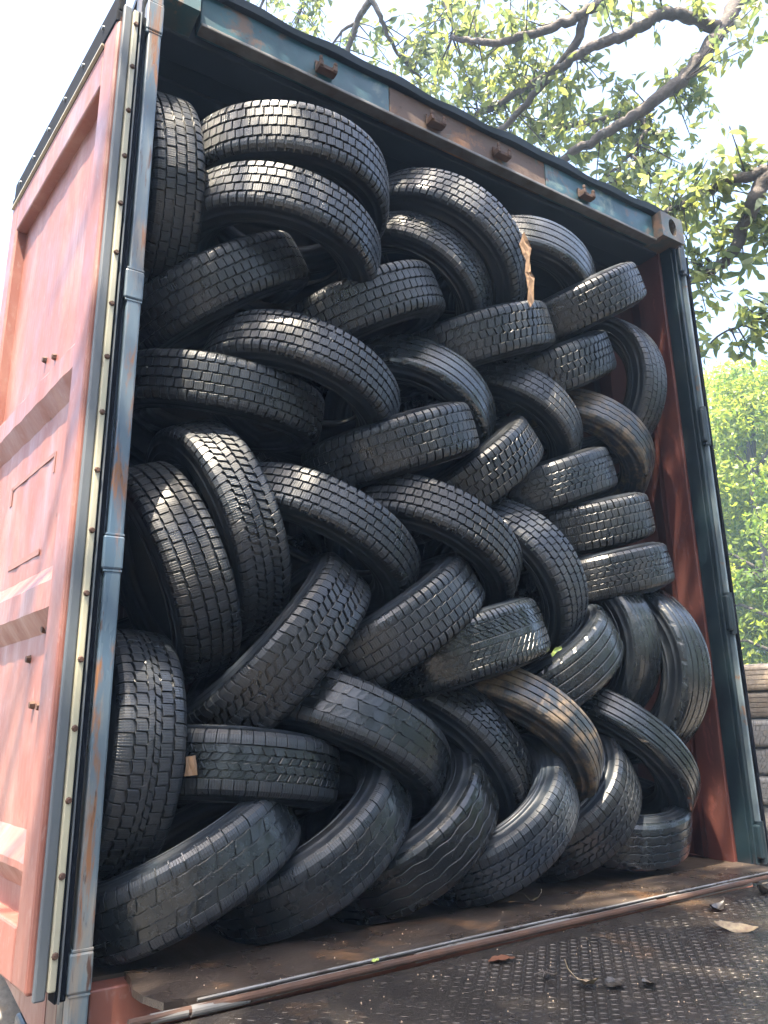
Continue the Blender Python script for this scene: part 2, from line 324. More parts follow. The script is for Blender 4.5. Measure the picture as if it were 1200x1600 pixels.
# doors -------------------------------------------------------------
def door(mirror):
    ang = R(97.3) if not mirror else R(180-95)
    D = Vector((math.cos(ang), math.sin(ang), 0))
    hp = Vector((-.085, -.06, 0)) if not mirror else Vector((2.492, .0, 0))
    nrm = Vector((-D.y, D.x, 0)) if not mirror else Vector((D.y, -D.x, 0))   # away from the container, the door's inner face looks this way
    mt = Matrix(((D.x, nrm.x, 0, hp.x), (D.y, nrm.y, 0, hp.y), (0, 0, 1, 0), (0, 0, 0, 1)))
    W = 1.05; Z0, Z1 = .02, 2.46 if not mirror else 2.58; T = .055
    d = empty('door'); d.parent = C
    f = MB()
    f.box((.0, 0, Z0), (.105, -.05, Z1), mt, .008)          # hinge stile
    f.box((W-.09, 0, Z0), (W, -.05, Z1), mt, .008)
    f.box((.107, -.001, Z1-.17), (W-.092, -.048, Z1-.035), mt, .006); f.box((.107, -.001, Z0), (W-.092, -.048, Z0+.11), mt, .006)
    fr = f.obj('door_frame', M['red'], d)
    # panel with ridges standing towards the inside face; profile in (z, depth)
    base = -.038; pr = [(Z0+.11, base)]
    for zc in (.245, .84, 1.455):
        hh = .085 if zc > .5 else .06
        pr += [(zc-hh, base), (zc-hh+.05, -.004), (zc+hh-.055, -.004), (zc+hh, base)]
    pr += [(Z1-.17, base)]
    nx = 40; V = []; F = []
    for i in range(nx+1):
        u = .105+(W-.195)*i/nx
        for (z, y) in pr: V.append(mt @ Vector((u, y+.0018*math.sin(i*.9+z*7)*math.sin(z*5+i*.3), z)))
    k0 = len(pr)
    for i in range(nx):
        for k in range(k0-1): F.append((i*k0+k, (i+1)*k0+k, (i+1)*k0+k+1, i*k0+k+1))
    # subdivided back sheet
    kk = len(V); V += [mt @ (Vector((.105+(W-.195)*i/nx, pr[k][1]-.004, pr[k][0]))) for i in range(nx+1) for k in range(k0)]
    F += [(a+kk, dd+kk, c+kk, b2+kk) for (a, b2, c, dd) in F[:nx*(k0-1)]]
    pn = mesh_obj('door_panel', V, F, M['red'], d)
    if mirror:
        e = MB(); e.box((-.02, -.004, Z0), (-.001, -.018, Z1), mt, .003); e.box((-.014, -.024, Z0), (-.001, -.044, Z1), mt, .003); e.obj('gasket', M['black'], d)
        return d
    # edge seal on the hinge side (faces the viewer) : grey gasket, pale retainer with rivets, black lips
    e = MB(); e.box((-.012, -.012, Z0-.01), (.002, -.036, Z1+.03), mt, .004); gk = e.obj('gasket', M['gasket'], d)
    e = MB(); e.box((-.02, -.037, Z0+.005), (-.002, -.052, Z1+.02), mt, .003); rr = e.obj('gasket_retainer', M['retainer'], d)
    nr = 17
    for i in range(nr):
        z = Z0+.07+(Z1-Z0-.1)*i/(nr-1); c = mt @ Vector((-.02, -.0445, z)); c2 = mt @ Vector((-.0265, -.0445, z))
        e = MB(); e.tube([c, c2], [.0075, .005], 8); e.obj('rivet', M['rustdark'], d)
    e = MB(); e.box((-.012, -.053, Z0-.02), (.03, -.058, Z1+.03), mt, .002); e.box((-.005, -.066, Z0-.02), (.03, -.078, Z1+.03), mt, .002)
    e.obj('seal_lip', M['black'], d)
    e = MB(); e.box((-.016, -.0585, Z0-.02), (.03, -.0625, Z1+.03), mt, .001); e.obj('seal_edge', M['gasket'], d)
    # dark seal strip along the top of the door with its rivets
    e = MB(); e.box((.0, .004, Z1-.028), (W, -.03, Z1+.012), mt, .004); e.box((.0, .0, Z1+.0125), (W, -.02, Z1+.085), mt, .004); ts = e.obj('top_seal', M['black'], d)
    e = MB()
    for i in range(6):
        c = mt @ Vector((.12+.17*i, .0, Z1+.045)); e.tube([c, c+nrm*.006], [.008, .006], 8)
    e.obj('seal_rivets', M['gasket'], ts)
    e = MB(); e.box((.1, .008, Z1-.0345), (W-.01, -.001, Z1-.0285), mt); e.obj('seal_trim', M['retainer'], ts)
    # bolts and scars on the panel
    if not mirror:
        for (u, z) in ((.4, 1.57), (.5, 1.6), (.19, .76), (.23, .765), (.21, .58), (.27, .585), (.34, .7)):
            c = mt @ Vector((u, base, z)); e = MB(); e.tube([c, c+nrm*.012], [.011, .008], 6); e.obj('bolt_scar', M['rustdark'], d)
    if not mirror:
        for (ua, za, ub, zb, wd) in ((.30, 1.245, .72, 1.245, .012), (.30, 1.19, .30, 1.25, .010), (.72, 1.19, .72, 1.25, .02), (.36, .985, .66, .985, .016)):
            dm = MB()
            if abs(za-zb) < .001: dm.box((ua, base+.0026, za-wd/2), (ub, base+.0012, za+wd/2), mt)
            else: dm.box((ua-wd/2, base+.0026, za), (ua+wd/2, base+.0012, zb), mt)
            dm.obj('label_mark', M['ghost'], pn)
    # hinge blades from the door to the lugs
    for z0, z1 in ((2.451, 2.553), (1.589, 1.673), (.884, .964), (.01, .086)):
        z1 = min(z1, 2.45)
        e = MB(); e.box((-.01, -.0785, z0+.01), (.2, -.086, z1-.01), mt, .003); e.obj('hinge', M['blue'], d)
    return d
door(False); door(True)

# ------------------------------------------------------------------ trailer chassis under the container
T = empty('trailer_chassis', (1.2, 2, -1.22)); tag(T, 'dark trailer chassis with wheels underneath the shipping container', 'trailer')
def chp(mb, name, m, par=T):
    mb.v = [(v[0]-1.2, v[1]-2, v[2]+1.22) for v in mb.v]; o = mb.obj(name, m, par); return o
b = MB()
for x in (.55, 1.75): b.box((x, .3, -.62), (x+.14, 11.5, -.165), bev=.01)
chp(b, 'chassis_beam', M['rustdark'])
for yy in (.35, 5.8, 11.2):
    b = MB(); b.box((-.01, yy, -.33), (2.45, yy+.16, -.166), bev=.01); chp(b, 'cross_member', M['darkteal'])
for yy in (1.6, 2.8):
    for x in (.0, 2.12):
        q = MB(); q.tube([(x, yy, -.72), (x+.05, yy, -.72), (x+.27, yy, -.72), (x+.32, yy, -.72)], [.44, .49, .49, .44], 40)
        wh = chp(q, 'wheel', M['dusty'])
        q = MB(); q.tube([(x-.012 if x < 1 else x+.28, yy, -.72), (x+.04 if x < 1 else x+.332, yy, -.72)], [.26, .26], 30)
        q.v = [(v[0]-1.2, v[1]-2, v[2]+1.22) for v in q.v]; q.obj('rim', M['steel'], wh)
    q = MB(); q.tube([(.2, yy, -.72), (2.2, yy, -.72)], .06, 12); chp(q, 'axle', M['rustdark'])

# ------------------------------------------------------------------ loading ramp
RP = empty('loading_ramp', (1.2, -.2, -.02)); tag(RP, 'wet brown steel loading ramp with raised tread plate leading to the container', 'ramp')
def rp(mb, name, m, par=RP, smooth=False):
    mb.v = [(v[0]-1.2, v[1]+.2, v[2]+.02) for v in mb.v]; return mb.obj(name, m, par, smooth)
def seam(x): return -.262+.05*(x-.1)-.0 if x < 1.0 else -.217+.03*(x-1.0)
# lip plate : outline with clipped corner, slightly wavy
out = [(.127, .02), (.124, -.04), (.110, -.11), (.116, -.16), (.138, -.228)]
xs = [.2+.09*i for i in range(1, 26)]; out += [(x, seam(x)+.018) for x in xs if x < 2.36]; out += [(2.33, seam(2.33)+.018), (2.33, .02)]
V = []; F = []
for (x, y) in out: V.append((x, y, .014+.0015*math.sin(x*7)))
for (x, y) in out: V.append((x, y, .001))
k = len(out); F = [tuple(range(k)), tuple(range(k, 2*k))[::-1]]+[(i, (i+1) % k, k+(i+1) % k, k+i) for i in range(k)]
b = MB(); b.add(V, F); lip = rp(b, 'lip_plate', M['plate'])
# bright edge of the lip
b = MB()
for i in range(30):
    x = .2+i*.073
    if x > 2.25: break
    b.tube([(x, seam(x)+.016, .0125), (x+.0735, seam(x+.0735)+.016, .0125)], .0035, 6)
rp(b, 'lip_edge', M['pipe'], lip)
# hinge pipe in knuckles
segs = [(.10, .172), (.178, .30), (.303, .66), (.72, 1.235), (1.238, 1.60), (1.66, 2.08), (2.12, 2.5)]
for i, (a, c) in enumerate(segs):
    b = MB(); n = max(3, int((c-a)/.04)); pts = []
    for j in range(n+1):
        x = a+(c-a)*j/n; pts.append((x, seam(x)-.008+.0015*math.sin(x*23), .004+.0012*math.sin(x*17)))
    b.tube(pts, .0092+.001*(i % 2), 14); rp(b, 'hinge_knuckle', M['pipe'], smooth=False)
b = MB(); b.tube([(.06, seam(.06)-.008, .006), (2.5, seam(2.5)-.008, .006)], .008, 10); rp(b, 'hinge_pin', M['rustdark'])
# tread plate, sloping down towards the viewer
sl_ = math.tan(R(4.0)); YE = -3.2
def pz(x, y): return -.006+(y-seam(x)+.022)*sl_ if y < seam(x)-.022 else -.006
nx, ny = 60, 60; V = []; F = []
for i in range(nx+1):
    x = .10+2.62*i/nx
    for j in range(ny+1):
        y = seam(x)-.024+(YE-seam(x)+.024)*(j/ny)**1.6
        V.append((x, y, pz(x, y)+.0025*math.sin(x*3.1+y*2)*math.sin(y*3.7)))
for i in range(nx):
    for j in range(ny): F.append((i*(ny+1)+j, i*(ny+1)+j+1, (i+1)*(ny+1)+j+1, (i+1)*(ny+1)+j))
kk = len(V); per = [i*(ny+1) for i in range(nx+1)]+[nx*(ny+1)+j for j in range(1, ny+1)]+[i*(ny+1)+ny for i in range(nx-1, -1, -1)]+[j for j in range(ny-1, 0, -1)]
V += [(V[i][0], V[i][1], V[i][2]-.012) for i in per]; P_ = len(per)
F += [(per[i], per[(i+1) % P_], kk+(i+1) % P_, kk+i) for i in range(P_)]+[tuple(kk+i for i in range(P_))]
b = MB(); b.add(V, F); tp = rp(b, 'tread_plate', M['ramp'], smooth=True)
# raised tread bars, alternating directions
b = MB(); pit = .0178; i = 0
y = -.3
while y > -1.5:
    x = .13; j = 0
    while x < 2.7:
        if rnd.random() > .07 and y < seam(x)-.035 and (y-.0) > -1.5 and (x > .13):
            a = R(42) if (i+j) % 2 else R(-42)
            L_, W_ = .0088, .0019; z = pz(x, y)+.0025*math.sin(x*3.1+y*2)*math.sin(y*3.7); ca, sa = math.cos(a), math.sin(a)
            hh = .0014*max(.15, min(1, .75+.5*math.sin(x*5.3+y*3)*math.sin(y*6.1+x)+rnd.uniform(-.25, .25))); a += rnd.uniform(-.12, .12)
            loc = [(-L_, 0, 0), (0, -W_, 0), (L_, 0, 0), (0, W_, 0), (-L_*.55, 0, hh), (0, -W_*.45, hh), (L_*.55, 0, hh), (0, W_*.45, hh)]
            b.add([(x+px*ca-py*sa, y+px*sa+py*ca, z+pzz) for px, py, pzz in loc], [(0, 1, 5, 4), (1, 2, 6, 5), (2, 3, 7, 6), (3, 0, 4, 7), (4, 5, 6, 7)])
        x += pit; j += 1
    y -= pit; i += 1
rp(b, 'raised_tread', M['ramp'], tp)
b = MB()
for x in (.2, 1.3, 2.4): b.box((x, -3.1, -.36), (x+.1, -.33, -.06))
for x in (.25, 2.35):
    b.box((x, -.5, -1.22), (x+.1, -.4, -.1)); b.box((x, -3.0, -1.22), (x+.1, -2.9, -.25))
rp(b, 'ramp_frame', M['rustdark'])

# ------------------------------------------------------------------ tyres
def drop(v): # crown and rounded shoulder, metres below the centre line of the tread
    a = np.abs(v); return .0045*a**2+.009*np.clip((a-.8)/.2, 0, None)**1.6
def tyre_frame(ax):
    ax = Vector(ax).normalized(); return ax.to_track_quat('Z', 'Y').to_matrix()
def block_rows(pat, N, rg):
    """list of rows: (v0, v1, count, gap, phase, slant, zig, kind)"""
    if pat == 'blk5': return [(-1, -.64, N, .2, 0, .06, .03), (-.56, -.245, N, .11, .5, -.05, .03), (-.17, .155, N, .11, .1, .05, .03), (.235, .56, N, .11, .6, -.05, .03), (.64, 1, N, .2, .2, .06, .03)]
    if pat == 'blkrib': return [(-1, -.6, N, .14, 0, .04, .02), (-.54, -.2, N, .2, .5, .25, .06), (-.14, .14, N, .2, .1, -.2, .06), (.2, .54, N, .2, .5, .25, .06), (.6, 1, N, .14, .2, .04, .02)]
    if pat == 'blkstag': return [(-1, -.55, N, .16, 0, -.35, .10), (-.49, -.2, N, .2, .5, .5, .06), (-.13, .15, N, .16, .1, -.4, .05), (.21, .5, N, .2, .6, .5, .06), (.56, 1, N, .16, .2, -.35, .10)]
    if pat == 'blkcen': return [(-1, -.6, N*.8, .1, 0, .05, .05), (-.52, -.2, N*.8, .1, .5, -.05, .06), (-.155, -.01, N*.8, .06, .1, .6, .04), (.03, .19, N*.8, .06, .6, -.6, .04), (.23, .55, N*.8, .1, .3, .05, .06), (.62, 1, N*.8, .1, .2, .06, .05)]
    if pat == 'zig': return [(-1, -.55, N*.95, .07, 0, .0, 0), (-.49, -.275, N*1.0, .12, .5, .55, .04), (-.25, -.035, N*1.0, .12, .1, -.6, .04), (.035, .24, N*1.0, .12, .6, .6, .04), (.27, .49, N*1.0, .12, 0, -.55, .04), (.55, 1, N*.95, .07, .2, 0, 0)]
    if pat == 'fine': return [(-1, -.68, N*1.5, .22, 0, .1, 0), (-.64, -.42, N*1.2, .2, .3, 1.1, 0), (-.38, -.14, N*1.2, .2, .1, 1.1, 0), (.14, .38, N*1.2, .2, .6, -1.1, 0), (.42, .64, N*1.2, .2, 0, -1.1, 0), (.68, 1, N*1.5, .22, .2, -.1, 0)]
    if pat == 'ribblk': return [(-1, -.62, N, .08, 0, .05, .01), (-.58, -.24, N, .06, .5, .2, .02), (-.19, .17, N, .06, .1, -.2, .02), (.22, .57, N, .06, .6, .2, .02), (.62, 1, N, .08, .2, .05, .01)]
    if pat == 'worn': return [(-1, -.61, N*.85, .07, 0, .1, 0), (-.58, -.225, N*.6, .03, 0, .4, .04), (-.195, .185, N*.6, .03, .3, -.4, .05), (.215, .58, N*.6, .03, .6, .4, .04), (.61, 1, N*.85, .07, .2, .1, 0)]
    if pat == 'wornwave': return [(-1, -.62, N*.6, .05, 0, .1, 0), (.62, 1, N*.6, .05, .2, .1, 0)]
    return []
def ribs(pat):
    if pat == 'rib': return [(-1, -.64, .0), (-.58, -.24, 0), (-.18, .18, 0), (.24, .58, 0), (.64, 1, 0)]
    if pat == 'wave': return [(-1, -.58, .03), (-.54, -.2, .03), (-.16, .16, .03), (.2, .54, .03), (.58, 1, .03)]
    if pat == 'wornwave': return [(-.585, -.225, .045), (-.195, .195, .045), (.225, .585, .045)]
    if pat == 'fine': return [(-.11, .11, 0)]
    return []
def grid_faces(nu, nv):
    return np.array([(i*nv+j, (i+1)*nv+j, (i+1)*nv+j+1, i*nv+j+1) for i in range(nu-1) for j in range(nv-1)])
def build_tread(name, R0, W, pat, parent, mats, rg):
    circ = 2*math.pi*R0; N = int(round(circ/(.0285 if pat != 'blkcen' else .026)*rg.uniform(.93, 1.07))); depth = dict(worn=.0045, wornwave=.006, fine=.006, zig=.008, rib=.009, wave=.007).get(pat, .0095)
    hw = W/2; VV = []; FF = []; MI = []; UV = []; base = 0
    for (v0, v1, cnt, gap, ph, sl, zg) in block_rows(pat, N, rg):
        cnt = int(round(cnt)); L = circ/cnt; ch = .0008 if pat != 'worn' else .0005
        lenb = L*(1-gap)
        tv = np.array([0, 0, ch/lenb, .5, 1-ch/lenb, 1, 1]); wv = (v1-v0)*hw; shoulder = v0 <= -.99 or v1 >= .99
        ns = 3 if shoulder else 1
        sv = np.concatenate([[0, 0], np.linspace(ch/wv, 1-ch/wv, ns+1), [1, 1]])
        ht = np.array([0, depth-ch*.9, depth, depth, depth, depth-ch*.9, 0]); hs = np.concatenate([[0, depth-ch*.9], [depth]*(ns+1), [depth-ch*.9, 0]])
        TT, SS = np.meshgrid(tv, sv, indexing='ij'); H = np.minimum(ht[:, None], hs[None, :])
        v = v0+(v1-v0)*SS
        # stepped / zigzag row edges
        v = v+zg*(np.where(TT > .5, 1, -1)*.5)*np.where((SS < .5), (0 if v0 <= -.99 else 1), (0 if v1 >= .99 else 1))
        u = (TT-.5)*lenb+sl*(SS-.5)*wv
        if shoulder:
            out_ = np.where(v1 >= .99, (SS >= 1), (SS <= 0)); v = np.where(out_ & (H == 0), v*1.05, v)
        tpl = np.stack([u.ravel(), v.ravel(), H.ravel()], 1); f = grid_faces(len(tv), len(sv)); n = len(tpl)
        off = (np.arange(cnt)+ph)*L+np.array([rg.uniform(-.03, .03)*L for _ in range(cnt)])
        wear = np.array([rg.uniform(-.0004, .0002) for _ in range(cnt)])*(0 if pat == 'worn' else 1)
        allv = np.repeat(tpl[None], cnt, 0); allv[:, :, 0] += off[:, None]; allv[:, :, 2] += np.where(allv[:, :, 2] > 0, wear[:, None], 0)
        VV.append(allv.reshape(-1, 3)); FF.append((f[None]+(np.arange(cnt)*n)[:, None, None]).reshape(-1, 4)+base)
        MI.append(np.full(cnt*len(f), 1 if pat not in ('worn', 'wornwave', 'fine', 'zig') or shoulder and pat != 'wornwave' and pat != 'fine' else 0)); base += cnt*n
    for (v0, v1, amp) in ribs(pat):
        nseg = 220 if amp else 150; K = 26 if pat == 'wornwave' else 44
        uu = np.arange(nseg+1)/nseg*circ; tri = (np.abs(((uu/circ*K) % 1)-.5)*4-1)
        ch = .0012/hw
        prof = [(0, 0, 0), (0, 0, depth-.001), (0, ch, depth), (.33, 0, depth), (.66, 0, depth), (1, -ch, depth), (1, 0, depth-.001), (1, 0, 0)]
        sh0, sh1 = v0 <= -.99, v1 >= .99
        arr = []
        notch = (np.arange(nseg+1) % 5 == 0) & (pat == 'rib')
        for (s, dv, h) in prof:
            a0 = 0 if (s < .5 and sh0) or (s > .5 and sh1) else amp*(1 if s in (0, 1) or True else 0)
            v = v0+(v1-v0)*s+dv+tri*a0*(1 if s <= .5 or s >= .5 else 1)
            if (sh1 and s == 1 and h == 0) or (sh0 and s == 0 and h == 0): v = v*1.05
            hh = np.full(nseg+1, h)
            if ((sh1 and s > .9) or (sh0 and s < .1)) and h > 0: hh = np.where(notch, h-.004, hh)
            arr.append(np.stack([uu, v, hh], 1))
        a = np.stack(arr, 1); VV.append(a.reshape(-1, 3)); f = grid_faces(nseg+1, len(prof)); FF.append(f+base); MI.append(np.zeros(len(f))); base += a.shape[0]*a.shape[1]
    # groove floor
    nseg = 96; vs = np.linspace(-1.05, 1.05, 11); uu = np.arange(nseg+1)/nseg*circ
    a = np.stack(np.meshgrid(uu, vs, indexing='ij')+[np.zeros((nseg+1, 11))], -1); f = grid_faces(nseg+1, 11)
    VV.append(a.reshape(-1, 3)); FF.append(f+base); MI.append(np.full(len(f), 0)); base += a.shape[0]*a.shape[1]
    P = np.concatenate(VV); F = np.concatenate(FF); mi = np.concatenate(MI).astype(int)
    th = P[:, 0]/R0; rr = R0-depth+P[:, 2]-drop(P[:, 1])
    X = np.stack([rr*np.cos(th), rr*np.sin(th), P[:, 1]*hw], 1)
    me = bpy.data.meshes.new(name); me.vertices.add(len(X)); me.vertices.foreach_set("co", X.ravel())
    me.loops.add(len(F)*4); me.polygons.add(len(F)); me.polygons.foreach_set("loop_start", np.arange(len(F))*4)
    me.polygons.foreach_set("loop_total", np.full(len(F), 4)); me.loops.foreach_set("vertex_index", F.ravel())
    for m in mats: me.materials.append(m)
    me.polygons.foreach_set("material_index", mi); me.polygons.foreach_set("use_smooth", np.zeros(len(F), bool))
    uvl = me.uv_layers.new(name="uv"); uvl.data.foreach_set("uv", np.stack([P[F.ravel(), 0], P[F.ravel(), 1]*hw], 1).ravel())
    me.update(calc_edges=True); me.validate()
    o = bpy.data.objects.new(name, me); sc.collection.objects.link(o); o.parent = parent; return o
def lathe(name, prof, n, m, parent):
    V = []; F = []
    for i in range(n):
        a = 2*math.pi*i/n
        for (r_, z) in prof: V.append((r_*math.cos(a), r_*math.sin(a), z))
    k = len(prof)
    for i in range(n):
        for j in range(k-1): F.append((i*k+j, ((i+1) % n)*k+j, ((i+1) % n)*k+j+1, i*k+j+1))
    return mesh_obj(name, V, F, m, parent, smooth=True, fix=False)
def side_profile(R0, W, s):
    h = W/2; sh = R0-.0085-.0135
    pts = [(sh, h*1.05), (sh-.008, h*1.05+.003), (sh-.0085, h*1.05+.001), (sh-.022, h+.011), (sh-.026, h+.0125), (sh-.027, h+.0105), (sh-.045, h+.0145), (R0*.80, h+.0135), (R0*.795, h+.0155), (R0*.785, h+.0155), (R0*.78, h+.0125),
           (R0*.74, h+.006), (R0*.735, h+.008), (R0*.728, h+.005), (R0*.69, h-.008), (R0*.684, h-.006), (R0*.67, h-.012), (R0*.655, h-.018)]
    return [(r_, s*z) for r_, z in pts]
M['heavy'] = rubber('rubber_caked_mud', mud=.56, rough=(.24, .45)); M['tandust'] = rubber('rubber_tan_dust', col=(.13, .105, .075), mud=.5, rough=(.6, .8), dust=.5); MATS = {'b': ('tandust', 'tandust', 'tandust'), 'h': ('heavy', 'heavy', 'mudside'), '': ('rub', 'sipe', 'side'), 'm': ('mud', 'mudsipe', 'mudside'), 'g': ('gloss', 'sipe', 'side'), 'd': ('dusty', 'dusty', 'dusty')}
def make_tyre(c, ax, Rs, W, pat, fin, label, group, idx):
    rg = random.Random(100+idx)
    e = empty('tyre', c); e.rotation_mode = 'QUATERNION'
    q = Vector(ax).normalized().to_track_quat('Z', 'Y'); e.rotation_quaternion = q @ Matrix.Rotation(rg.uniform(0, 6.28), 3, 'Z').to_quaternion()
    tag(e, label, 'tyre', group); R0 = Rs+.012; a, b_, s_ = [M[x] for x in MATS[fin]]
    build_tread('tread', R0, W, pat, e, (a, b_), rg)
    for s in (1, -1): lathe('sidewall', side_profile(R0, W, s), 96, s_, e)
    h = W/2
    for s in (1, -1): lathe('bead', [(R0*.655, s*(h-.018)), (R0*.635, s*(h-.022)), (R0*.622, s*(h-.032)), (R0*.628, s*(h-.042)), (R0*.65, s*(h-.038))], 72, M['liner'], e)
    lathe('inner_liner', [(R0*.65, h-.038), (R0*.72, h-.012), (R0*.84, h+.002), (R0-.035, h-.012), (R0-.024, 0), (R0-.035, -h+.012), (R0*.84, -h-.002), (R0*.72, -h+.012), (R0*.65, -h+.038)], 72, M['liner'], e)
    return e
def oval(e, amp, ph):
    for o in e.children:
        me = o.data; n = len(me.vertices); a = np.zeros(n*3); me.vertices.foreach_get("co", a); a = a.reshape(-1, 3)
        th = np.arctan2(a[:, 1], a[:, 0]); k = 1+amp*np.cos(2*(th-ph))+amp*.4*np.cos(3*th+ph); a[:, 0] *= k; a[:, 1] *= k
        a[:, 2] += amp*.35*np.cos(2*th+ph*2)*np.hypot(a[:, 0], a[:, 1])
        me.vertices.foreach_set("co", a.ravel()); me.update()
G1 = 'used tyres packed across the container opening'
